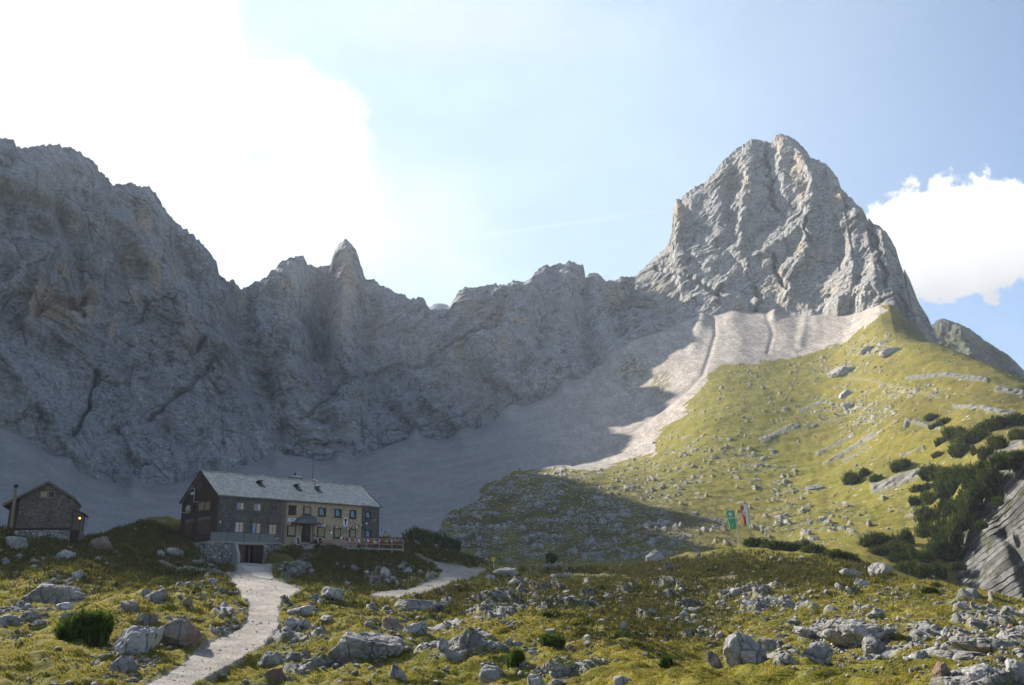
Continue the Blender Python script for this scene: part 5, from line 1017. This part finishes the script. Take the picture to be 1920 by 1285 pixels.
# ---------------------------------------------------------------- deck with railing
dk = empty('wooden_deck', (HC[0], HC[1], 0), hr); tag(dk, 'raised wooden deck with reddish railing at the right end of the hut', 'deck')
d0, d1, df = 17.7, 28.25, -5.0
fl_ = MB()
for k in range(28): fl_.box(d0, d1, df+k*.165, df+k*.165+.15, 7.86, 7.95)
fl_.build('floor', M['gwood'], dk); MB().box(d0, d1, df-.09, df-.005, 7.78, 7.98).build('edge_board', M['prail'], dk)
for X in (1410, 1470, 1562, 1663, 1765, 1855):
    s = FA(X, 660, df)[0]; gx, gy, _ = hw(s, df, 0); MB().box(s-.06, s+.06, df-.22, df-.10, min(float(gz(gx, gy))-.2, 7.7), 9.45).build('post', M['prail'], dk)
for z, m in ((9.36, 'rail'), (9.05, 'rail'), (8.62, 'rail'), (8.2, 'prail')):
    if z > 8.3: MB().bar((d0-.1, df-.26, z), (d1+.05, df-.26, z), .05, .15).build('rail', M[m], dk)
for z in (9.36, 8.95, 8.5): MB().bar((d1+.02, df-.1, z), (d1+.02, -.8, z), .05, .13).build('rail', M['rail'], dk)
# ---------------------------------------------------------------- beer tables, boards
def table_set(s, t_, z, L_, label, grp, base=None):
    if base is None: x, y, _ = hw(s, t_, 0); z = float(gz(x, y))+.03
    e = empty('beer_table', hw(s, t_, z), hr); tb = MB().box(-L_/2, L_/2, -.25, .25, .74, .78).build('tabletop', M['orange'], e)
    for x in (-L_/2+.25, L_/2-.25): MB().bar((x, -.2, 0), (x, -.2, .74), .04).bar((x, .2, 0), (x, .2, .74), .04).bar((x, -.2, .3), (x, .2, .3), .03).build('leg', M['lead'], e)
    tag(e, label+' table', 'table', grp+' tables')
    for dy, w in ((-.62, 'front'), (.62, 'rear')):
        b = empty('beer_bench', hw(s, t_+dy, z), hr); MB().box(-L_/2, L_/2, -.12, .12, .44, .48).build('seat', M['orange'], b)
        for x in (-L_/2+.25, L_/2-.25): MB().bar((x, -.09, 0), (x, -.09, .44), .04).bar((x, .09, 0), (x, .09, .44), .04).build('leg', M['lead'], b)
        tag(b, label+' bench on the '+w+' side of its table', 'bench', grp+' benches')
for s in (19.4, 22.0, 24.7, 27.0): table_set(s, -3.0, 7.95, 2.0, 'orange folding beer garden set on the deck,', 'orange deck', 1)
table_set(14.0+1.7, -2.6, 0, 2.1, 'orange folding set left of the deck,', 'orange ground')
for X, lb in ((1024, 'white-framed black menu board left of the hut door'), (1198, 'white-framed black menu board right of the hut door')):
    s, z = FA(X, 694, -1.4); e = empty('menu_board', hw(s, -1.4, z+.0), hr+(.25 if X < 1100 else -.1)); w = .32
    f = MB().bar((-w, 0, 0), (-w, .25, 1.15), .07).bar((w, 0, 0), (w, .25, 1.15), .07).bar((-w, .25, 1.15), (w, .25, 1.15), .07).bar((-w, .02, .12), (w, .02, .12), .07).bar((-w, .5, 0), (-w, .25, 1.15), .05).bar((w, .5, 0), (w, .25, 1.15), .05).build('frame', M['wpaint'], e)
    b = MB(); b.v = [(-w, .03, .15), (w, .03, .15), (w, .24, 1.1), (-w, .24, 1.1), (-w, .06, .15), (w, .06, .15), (w, .27, 1.1), (-w, .27, 1.1)]; b.f = [(0, 1, 2, 3), (7, 6, 5, 4), (0, 4, 5, 1), (1, 5, 6, 2), (2, 6, 7, 3), (3, 7, 4, 0)]; b.build('board', M['black'], e); tag(e, lb, 'menu board')
pl = empty('planter', hw(14.9, -1.0, 8.75), hr); MB().box(-.45, .45, -.2, .2, 0, .3).build('trough', M['dwood'], pl); tag(pl, 'dark planter with low plants beside the hut door', 'planter')
V, cr_ = pine_geo(8, 260, nl=2, sl_=.3, nn=4); o = mesh_np('plant', V*np.array([.5, .25, .35])+np.array([0, 0, .3]), np.arange(len(V)).reshape(-1, 3), HB, False, parent=pl)
# ---------------------------------------------------------------- prayer flag strings
FC = ['fblue', 'fwhite', 'red', 'fgreen', 'fyel']
def flags(pts, n, label, sag=.25, size=.30):
    """pts: local hut coordinates (s, t, z)"""
    W_ = [Vector(hw(*p)) for p in pts]; e = empty('prayer_flags', W_[0]); O = W_[0]; L_ = []
    for a, b in zip(W_[:-1], W_[1:]):
        for k in range(8): u = k/8; L_.append(a.lerp(b, u)-O-Vector((0, 0, sag*4*u*(1-u))))
    L_.append(W_[-1]-O); m = MB()
    for a, b in zip(L_[:-1], L_[1:]): m.bar(a, b, .02)
    m.build('cord', M['gwood'], e); g = np.random.default_rng(n)
    for k in range(n):
        u = (k+.5)/n*(len(L_)-1); i = int(u); p = L_[i].lerp(L_[i+1], u-i); d = (L_[i+1]-L_[i]).normalized(); w = size*g.uniform(.8, 1.2); sw = g.normal()*.3
        side = Vector((d.y, -d.x, 0)); v = [p-d*w/2, p+d*w/2, p+d*w/2-Vector((0, 0, w*1.1))+side*sw*w, p-d*w/2-Vector((0, 0, w*1.05))+side*(sw+.2)*w]
        me = bpy.data.meshes.new('flag'); me.from_pydata([tuple(q) for q in v]+[tuple(q+side*.006) for q in v], [], [(0, 1, 2, 3), (7, 6, 5, 4), (0, 4, 5, 1), (1, 5, 6, 2), (2, 6, 7, 3), (3, 7, 4, 0)]); me.materials.append(M[FC[k % 5]])
        o = bpy.data.objects.new('flag', me); COL.objects.link(o); o.parent = e
    tag(e, label, 'prayer flags', 'strings of prayer flags')
P_ = lambda X, Y, t0: (FA(X, Y, t0)[0], t0, FA(X, Y, t0)[1])
flags([P_(1165,478,-1.4), P_(1200,512,-1.4), P_(1300,535,-.9), P_(1400,548,-.7), P_(1470,540,-.6), P_(1530,520,-.5), P_(1652,478,-.4)], 30, 'prayer flags strung along the stone front from canopy to right corner', .12)
flags([P_(1190,508,-1.5), P_(1260,562,-2.5), P_(1330,600,-3.5), P_(1408,640,-5.1)], 14, 'prayer flags running down from the canopy to the deck railing', .12)
flags([P_(1690,556,-.3), P_(1730,590,-2), P_(1800,640,-5.0)], 12, 'prayer flags hanging from the right corner down to the deck end', .2, .36)
flags([P_(1410,640,-5.33), P_(1600,646,-5.33), P_(1852,652,-5.33)], 26, 'prayer flags tied along the top rail of the deck', .08, .30)
# ---------------------------------------------------------------- people on the deck (small, far away)
def person(s, t_, z, sit, cloth, label, turn=0.0, hairc='hair'):
    e = empty('person', hw(s, t_, z), hr+turn); k = .46 if sit else .92
    hip = Vector((0, 0, k)); nk = hip+Vector((0, .02, .52)); J = {}
    kneeL, kneeR = ((-.12, -.42, .47), (.12, -.42, .47)) if sit else ((-.10, -.02, .48), (.11, -.06, .48))
    ftL, ftR = ((-.13, -.44, .06), (.13, -.40, .06)) if sit else ((-.11, .02, .07), (.12, .0, .07))
    P = [hip, hip+Vector((0, 0, .22)), nk-Vector((0, 0, .06)), nk+Vector((0, -.01, .05)), nk+Vector((0, -.02, .16)), nk+Vector((0, -.03, .27)),
         hip+Vector((-.10, 0, -.04)), Vector(kneeL), Vector(ftL), Vector(ftL)+Vector((0, -.16, -.03)), hip+Vector((.10, 0, -.04)), Vector(kneeR), Vector(ftR), Vector(ftR)+Vector((0, -.16, -.03)),
         nk+Vector((-.19, 0, -.06)), nk+Vector((-.25, -.06, -.33)), nk+Vector((-.18, -.26, -.45)), nk+Vector((-.15, -.34, -.46)), nk+Vector((.19, 0, -.06)), nk+Vector((.26, -.05, -.33)), nk+Vector((.20, -.24, -.46)), nk+Vector((.17, -.32, -.47))]
    E = [(0, 1), (1, 2), (2, 3), (3, 4), (4, 5), (0, 6), (6, 7), (7, 8), (8, 9), (0, 10), (10, 11), (11, 12), (12, 13), (2, 14), (14, 15), (15, 16), (16, 17), (2, 18), (18, 19), (19, 20), (20, 21)]
    Rr = [.14, .13, .13, .055, .095, .085, .10, .065, .045, .035, .10, .065, .045, .035, .06, .045, .035, .03, .06, .045, .035, .03]
    def sk(name, vs, mat, grow):
        mp = {v: i for i, v in enumerate(vs)}; ed = [(mp[a], mp[b]) for a, b in E if a in mp and b in mp]; me = bpy.data.meshes.new(name); me.from_pydata([tuple(P[v]) for v in vs], ed, []); me.materials.append(M[mat])
        o = bpy.data.objects.new(name, me); COL.objects.link(o); o.parent = e; md = o.modifiers.new('skin', 'SKIN'); sv = me.skin_vertices[0].data
        for i, v in enumerate(vs): sv[i].radius = (Rr[v]+grow,)*2
        sv[0].use_root = True; o.modifiers.new('sub', 'SUBSURF').levels = 1; o.modifiers[-1].render_levels = 1; return o
    sk('body', list(range(22)), 'skin', 0); sk('jacket', [0, 1, 2, 14, 15, 16, 18, 19, 20], cloth, .022); sk('trousers', [0, 6, 7, 8, 10, 11, 12], 'navy', .018)
    h = mesh_np('hair', ICO[3][0]*np.array([.105, .115, .10]), ICO[3][1], M[hairc], True, parent=e); h.location = nk+Vector((0, .01, .25)); tag(e, label, 'person')
person(24.55, -3.62, 7.95, True, 'navy', 'person in a dark jacket sitting on the deck near the hut corner')
person(25.6, -1.6, 7.95, False, 'fwhite', 'person in a white top standing on the deck by the dark shingle corner', 2.6)
person(27.2, -3.62, 7.95, True, 'black', 'person in black sitting at the right end of the deck', .4)
person(21.9, -2.4, 7.95, True, 'red', 'person in a red top sitting behind a deck table', 3.0)
# ---------------------------------------------------------------- flagpoles
def flagpole(pt, pb, fx0, fx1, fy0, fy1, label, kind):
    P, r = hit(pb[0], pb[1], 120); a = math.atan2(P[0], P[1]); e = empty('flagpole', tuple(P), -a); dp = depth_of(P); k = dp/F; H_ = (pb[1]-pt[1])*k*1.04
    lean = 0.0; MB().tube((0, 0, -.3), (0, 0, H_), .075, .045, 8).build('pole', M['alu' if kind == 'g' else 'lead'], e)
    w = (fx1-fx0)*k; h = (fy1-fy0)*k; top = H_-(fy0-pt[1])*k-.05; nx, nz = 14, 24
    def fp(u, v, off=0.0):
        wv = w*(1-.18*v+.05*math.sin(v*7)); x = -.07-u*wv*(1 if kind == 'g' else 1); y = .16*math.sin(u*5+v*2.5)*(.3+u)+.05*math.sin(v*11+u*3)-off; z = top-v*h-u*.10*(1-v); return (x, y, z)
    def patch(u0, u1, v0, v1, mat, name, parent, n=(6, 8), off=0.0, mask=None):
        V = [fp(u0+(u1-u0)*i/n[0], v0+(v1-v0)*j/n[1], off) for i in range(n[0]+1) for j in range(n[1]+1)]; Fc = [(i*(n[1]+1)+j, (i+1)*(n[1]+1)+j, (i+1)*(n[1]+1)+j+1, i*(n[1]+1)+j+1) for i in range(n[0]) for j in range(n[1]) if mask is None or mask((i+.5)/n[0], (j+.5)/n[1])]
        me = bpy.data.meshes.new(name); me.from_pydata(V, [], Fc); me.materials.append(M[mat]); me.polygons.foreach_set('use_smooth', [True]*len(me.polygons)); o = bpy.data.objects.new(name, me); COL.objects.link(o); o.parent = parent; o.modifiers.new('t', 'SOLIDIFY').thickness = .01; return o
    if kind == 'g':
        f = patch(0, 1, 0, 1, 'green', 'flag', e, (nx, nz))
        def mk(a, b):   # edelweiss-like white figure: petals round a ring
            x, y = (a-.5)*2, (b-.5)*2; r_ = math.hypot(x, y); th = math.atan2(y, x); return .25 < r_ < .55+.4*abs(math.cos(2.5*th))
        patch(.28, .82, .08, .34, 'fwhite', 'emblem', f, (16, 16), .02, mk)
        patch(.08, .95, .38, .46, 'fwhite', 'lettering', f, (30, 5), .02, lambda a, b: (int(a*30) % 3 != 2) and not (.3 < b < .6 and int(a*30) % 2 == 0))
        patch(.45, .62, .70, .92, 'fwhite', 'emblem', f, (6, 14), .02, lambda a, b: abs(a-.3-.4*abs(b-.5)) < .22)
    else:
        f = patch(0, .52, 0, 1, 'fwhite', 'flag', e, (nx//2, nz)); patch(.52, 1, 0.03, 1, 'red', 'red_stripe', f, (nx//2, nz), .004)
        patch(.30, .84, .24, .54, 'fwhite', 'roundel', f, (14, 14), .02, lambda a, b: math.hypot(a-.5, b-.5) < .5)
        def eg(a, b):
            x, y = abs(a-.5)*2, (b-.5)*2; return (x < .18 and -.6 < y < .7) or (.15 < x < .8 and -.55+.5*x < y < .1+.35*x and int(x*10) % 2 == 0) or (x < .45 and .45 < y < .6)
        patch(.36, .78, .29, .49, 'red', 'eagle', f, (16, 16), .04, eg)
    return tag(e, label, 'flagpole')
flagpole((1379,958), (1386,1027), 1363.5, 1379, 960, 995, 'pale pole with a long green flag bearing white marks', 'g')
flagpole((1402,948), (1410,1014), 1391, 1404, 949, 988, 'dark pole with a long red and white flag with a round crest', 'r')
# ---------------------------------------------------------------- signpost
P, r = hit(926, 1067, 110); a = math.atan2(P[0], P[1]); e = empty('signpost', tuple(P), -a); k = depth_of(P)/F
MB().tube((0, 0, -.3), (0, 0, 21*k), .05).build('post', M['alu'], e)
for z, x0, x1 in ((19.5, -5, 4.5), (16.6, -4.2, 4.6), (13.8, -4, 3.5)): MB().prism([(x0*k, z*k-.11), (x1*k-.15, z*k-.11), (x1*k, z*k), (x1*k-.15, z*k+.11), (x0*k, z*k+.11)], -.09, -.055).build('arrow_plate', M['yel'], e)
tag(e, 'hiking signpost with yellow arrow plates beside the upper gravel road', 'signpost')
# ---------------------------------------------------------------- small cabin on the left
CA = float(azt(85, 960)[0]); CR = 104.0; c0 = np.array([math.sin(CA), math.cos(CA)])*CR; cn = -np.array([math.sin(CA+R(8)), math.cos(CA+R(8))]); cf = np.array([-cn[1], cn[0]])
def cp(px, py, back=0.0):
    d = ray(px, py); k = ((c0-cn*back)@cn)/(d[:2]@cn); P = d*k; return float((P[:2]-c0)@cf), float(P[2])
c2 = lambda x, y: (x/5.333, 860+y/5.333)
sgn = 1 if cp(150, 960)[0] > cp(20, 960)[0] else -1
if sgn < 0: cf = -cf
cb = empty('small_cabin', (c0[0], c0[1], 0), math.atan2(cf[1], cf[0])); tag(cb, 'small dark shingled cabin with a pale stove pipe at the far left', 'cabin')
# local frame: x right, y away from the camera
C = lambda x, y, b=0.0: cp(*c2(x, y), b)
ax, az_ = C(490, 232); rx, rz = C(750, 398); lx, lz = C(45, 462); wx0, wz0 = C(160, 690); wx1 = C(700, 690)[0]
rl = lambda x: az_-(ax-x)*(az_-lz)/(ax-lx) if x < ax else az_-(x-ax)*(az_-rz)/(rx-ax)
MB().prism([(wx0, wz0-.3), (wx1, wz0-.3), (wx1, rl(wx1)-.2), (ax, az_-.2), (wx0, rl(wx0)-.2)], 0, 7.0).build('shingle_wall', M['cab'], cb)
MB().prism([(lx+.35, wz0-.5), (wx0-.002, wz0-.5), (wx0-.002, rl(wx0)-.2), (lx+.35, rl(lx+.35)-.2)], 1.2, 6.8).build('porch_wall', M['wood'], cb)
MB().box(wx0-.05, wx1+.05, -.12, 7, wz0-1.5, wz0-.3).build('foundation', M['greystone'], cb); MB().box(wx0, wx1, -.15, -.002, wz0-.29, wz0-.06).build('sill_board', M['dwood'], cb)
cr1 = MB().prism([(ax, az_), (lx-.1, lz-.05), (lx-.1, lz-.2), (ax, az_-.17)], -.35, 7.3).build('roof', M['groof'], cb)
MB().prism([(ax+.002, az_), (rx+.05, rz-.02), (rx+.05, rz-.2), (ax+.002, az_-.17)], -.35, 7.3).build('roof', M['groof'], cb)
MB().bar((ax-.01, -.38, az_-.05), (lx-.1, -.38, lz-.10), .05, .26).build('bargeboard', M['gwood'], cb); MB().bar((ax+.01, -.38, az_-.05), (rx+.05, -.38, rz-.08), .05, .26).build('bargeboard', M['gwood'], cb)
w0, wt_ = C(408, 325); w1, wb_ = C(546, 396); wm = (w0+w1)/2
wf = MB().box(w0, w1, -.08, 0, wt_-.12, wt_).box(w0, w1, -.08, 0, wb_, wb_+.12).box(w0, w0+.1, -.08, 0, wb_+.12, wt_-.12).box(w1-.1, w1, -.08, 0, wb_+.12, wt_-.12).box(wm-.12, wm+.12, -.08, 0, wb_+.12, wt_-.12).build('window', M['trim'], cb)
MB().box(w0+.1, wm-.12, -.04, 0, wb_+.12, wt_-.12).build('pane', M['shade'], wf); MB().box(wm+.12, w1-.1, -.04, 0, wb_+.12, wt_-.12).build('pane', M['fr'], wf)
p0 = C(170, 278); p1 = C(112, 655); pp = MB().tube((p1[0]+.15, -.5, p1[1]-.4), (p0[0], -.5, p0[1]-.25), .17, .17, 10).build('stove_pipe', M['trim'], cb); MB().tube((p0[0], -.5, p0[1]-.25), (p0[0], -.5, p0[1]+.1), .22, .22, 10).build('cowl', M['black'], pp)
x0, zt = C(706, 492); x1, zt1 = C(850, 545); xb = C(800, 765)
an = MB().prism([(wx1+.02, wz0-1.4), (x1-.35, wz0-1.4), (x1-.30, zt1-.12), (wx1+.02, zt-.12)], .8, 4.5).build('annex', M['gwood'], cb); MB().prism([(wx1+.01, zt), (x1, zt1), (x1, zt1-.14), (wx1+.01, zt-.14)], .5, 4.8).build('roof', M['groof'], an)
for k in range(5): MB().box(wx1+.1+k*.36, wx1+.14+k*.36, .76, .79, wz0-.3, zt1-.1).build('batten', M['dwood'], an)
MB().box(wx1+.02, xb[0]-.2, .55, .79, wz0-1.6, wz0-.25).build('base', M['dwood'], an)
lx_, lz_ = C(792, 592); lt = NT('lamp_glow'); em = lt.n('ShaderNodeEmission'); em.inputs[0].default_value = (1, .38, .06, 1); em.inputs[1].default_value = 3; oo = lt.n('ShaderNodeOutputMaterial'); lt.l(em.outputs[0], oo.inputs[0])
ln = MB().box(lx_-.1, lx_+.1, .60, .79, lz_-.16, lz_+.16).build('lamp', M['black'], an); o = mesh_np('bulb', ICO[2][0]*.10, ICO[2][1], lt.m, True, parent=ln); o.location = (lx_, .53, lz_)
# plank pile left of the hut
P, r = hit(322, 1003, 100); e = empty('plank_pile', tuple(P), -math.atan2(P[0], P[1])); g = np.random.default_rng(4)
for k in range(9): MB().bar((-1.1+g.normal()*.1, g.uniform(-.4, .4), .06+.05*k), (1.0+g.normal()*.1, g.uniform(-.4, .4), .08+.06*k), .14, .05).build('plank', M['dwood'], e)
tag(e, 'heap of dark planks in the grass left of the hut', 'planks')
SUN_E, SKY_S, EXPO, HAZE = 5.0, .080, 1.42, .00012
VEIL = (.22, .96, .92, .385)
CLOUDS = [(20,60,310,220,.35,6.,1.3,.42,.9),(300,60,110,120,.3,8.,.8,.43,.8),(300,370,260,130,.6,6.,1.4,.41,.75),(560,215,95,80,.32,13.,1.1,.44,.9),(615,300,70,100,.4,13.,1.1,.43,.85),(560,440,240,150,.6,6.,.9,.42,.7),(850,40,230,50,.8,7,1.2,.38,.35)]
CUM = (.265, .42)
# ---------------------------------------------------------------- light
SAZ, SEL = R(-48), R(33)
sd = Vector((math.sin(SAZ)*math.cos(SEL), math.cos(SAZ)*math.cos(SEL), math.sin(SEL)))
sl = bpy.data.lights.new('sun', 'SUN'); so = bpy.data.objects.new('sun', sl); COL.objects.link(so)
sl.energy = SUN_E; sl.angle = R(.53); sl.color = (1, .93, .82); so.rotation_euler = sd.to_track_quat('Z', 'Y').to_euler()
W = bpy.data.worlds.new('World'); SC.world = W; W.use_nodes = True; nt = W.node_tree; nt.nodes.clear()
t = NT.__new__(NT); t.t = nt
skyn = nt.nodes.new('ShaderNodeTexSky'); skyn.sky_type = 'NISHITA'; skyn.sun_disc = False; skyn.sun_elevation = SEL; skyn.sun_rotation = SAZ
skyn.altitude = 1950; skyn.air_density = 1.0; skyn.dust_density = .9; skyn.ozone_density = 1.6
G = nt.nodes.new('ShaderNodeTexCoord').outputs['Generated']
def cloudmask(px, py, rx, ry, edge=.25, ns=9., amp=.9, tilt=0.0):
    """a cloud standing in the sky in one direction of the compass"""
    a, T = azt(px, py); e = math.atan(float(T)); a = float(a)
    c = Vector((math.sin(a)*math.cos(e), math.cos(a)*math.cos(e), math.sin(e))); u = Vector((math.cos(a), -math.sin(a), 0)); v = c.cross(u); v = -v if v.z < 0 else v
    u2 = u*math.cos(tilt)+v*math.sin(tilt); v2 = v*math.cos(tilt)-u*math.sin(tilt)
    def dot(w):
        nd = nt.nodes.new('ShaderNodeVectorMath'); nd.operation = 'DOT_PRODUCT'; t.l(G, nd.inputs[0]); nd.inputs[1].default_value = w; return nd.outputs['Value']
    X_ = t.math('DIVIDE', dot(u2), rx/F); Y_ = t.math('DIVIDE', dot(v2), ry/F)
    d = t.math('SQRT', t.math('ADD', t.math('MULTIPLY', X_, X_), t.math('MULTIPLY', Y_, Y_)))
    front = t.math('GREATER_THAN', dot(c), 0.0)
    n = t.math('SUBTRACT', t.noise(G, ns, 7, .62), .5)
    return t.math('MULTIPLY', t.ramp(t.math('ADD', d, t.math('MULTIPLY', n, amp*2)), 1.0+edge, 1.0-edge), front), Y_
col = skyn.outputs[0]
K = 1.0/SKY_S
def white(f): return (f*K, f*K, f*K*1.01)
# thin bright veil towards the sun
veil = nt.nodes.new('ShaderNodeVectorMath'); veil.operation = 'DOT_PRODUCT'; t.l(G, veil.inputs[0]); veil.inputs[1].default_value = Vector((math.sin(R(-40))*math.cos(R(30)), math.cos(R(-40))*math.cos(R(30)), math.sin(R(30))))
vf = t.ramp(veil.outputs['Value'], VEIL[0], VEIL[1], 0, VEIL[2]); vn = t.noise(t.map(G, (1, 1, 2.2)), 3.0, 6, .6)
col = t.mix(t.math('MULTIPLY', vf, t.ramp(vn, .2, .6, .75, 1.0)), col, (VEIL[3]*.80*K, VEIL[3]*.99*K, VEIL[3]*1.14*K))
for (cx, cy, rx, ry, ed, ns, am, f, op) in CLOUDS:
    m, _y = cloudmask(cx, cy, rx, ry, ed, ns, am); col = t.mix(t.math('MULTIPLY', m, op), col, white(f))
# cumulus on the right: brighter top, soft grey base
cm = None
for (cx, cy, rx, ry) in ((1745,425,82,78),(1850,420,90,70),(1690,470,60,75),(1930,410,70,50),(1790,490,110,62),(1900,460,110,60)):
    m, Yc = cloudmask(cx, cy, rx, ry, .09, 24., .95); cm = m if cm is None else t.math('MAXIMUM', cm, m)
_m, Yc = cloudmask(1800, 450, 300, 100, .2, 12., .5)
cc = t.mix(t.ramp(t.math('ADD', Yc, t.math('MULTIPLY', t.noise(G, 14, 5, .6), .8)), -.9, .6), white(CUM[0]), white(CUM[1]))
col = t.mix(t.math('MULTIPLY', cm, .97), col, cc)
ct, _y = cloudmask(1040, 423, 170, 3.0, .8, 30., .5, tilt=R(4.0)); col = t.mix(t.math('MULTIPLY', ct, .2), col, white(.41))
bg = nt.nodes.new('ShaderNodeBackground'); t.l(col, bg.inputs[0]); bg.inputs[1].default_value = SKY_S
wo = nt.nodes.new('ShaderNodeOutputWorld'); t.l(bg.outputs[0], wo.inputs[0])
# ---------------------------------------------------------------- air
if HAZE > 0:
    V = np.array([(x, y, z) for x in (-1500, 1500) for y in (-260, 2050) for z in (-130, 590)], float)
    Fh = np.array([(0, 1, 3, 2), (4, 6, 7, 5), (0, 4, 5, 1), (2, 3, 7, 6), (0, 2, 6, 4), (1, 5, 7, 3)])
    hm = bpy.data.materials.new('haze'); hm.use_nodes = True; hn = hm.node_tree; hn.nodes.clear()
    pv = hn.nodes.new('ShaderNodeVolumePrincipled'); pv.inputs['Color'].default_value = (.80, .88, 1, 1); pv.inputs['Density'].default_value = HAZE; pv.inputs['Anisotropy'].default_value = .1
    mo = hn.nodes.new('ShaderNodeOutputMaterial'); hn.links.new(pv.outputs[0], mo.inputs['Volume'])
    hz = mesh_np('haze', V, Fh, hm, False, None, 'stuff')
# ---------------------------------------------------------------- render settings
SC.view_settings.view_transform = 'Standard'; SC.view_settings.look = 'None'; SC.view_settings.exposure = EXPO; SC.view_settings.gamma = 1
SC.render.engine = 'CYCLES'; SC.cycles.use_denoising = True; SC.cycles.max_bounces = 6; SC.cycles.diffuse_bounces = 3; SC.cycles.volume_bounces = 0
SC.cycles.use_adaptive_sampling = True; SC.cycles.adaptive_threshold = .02
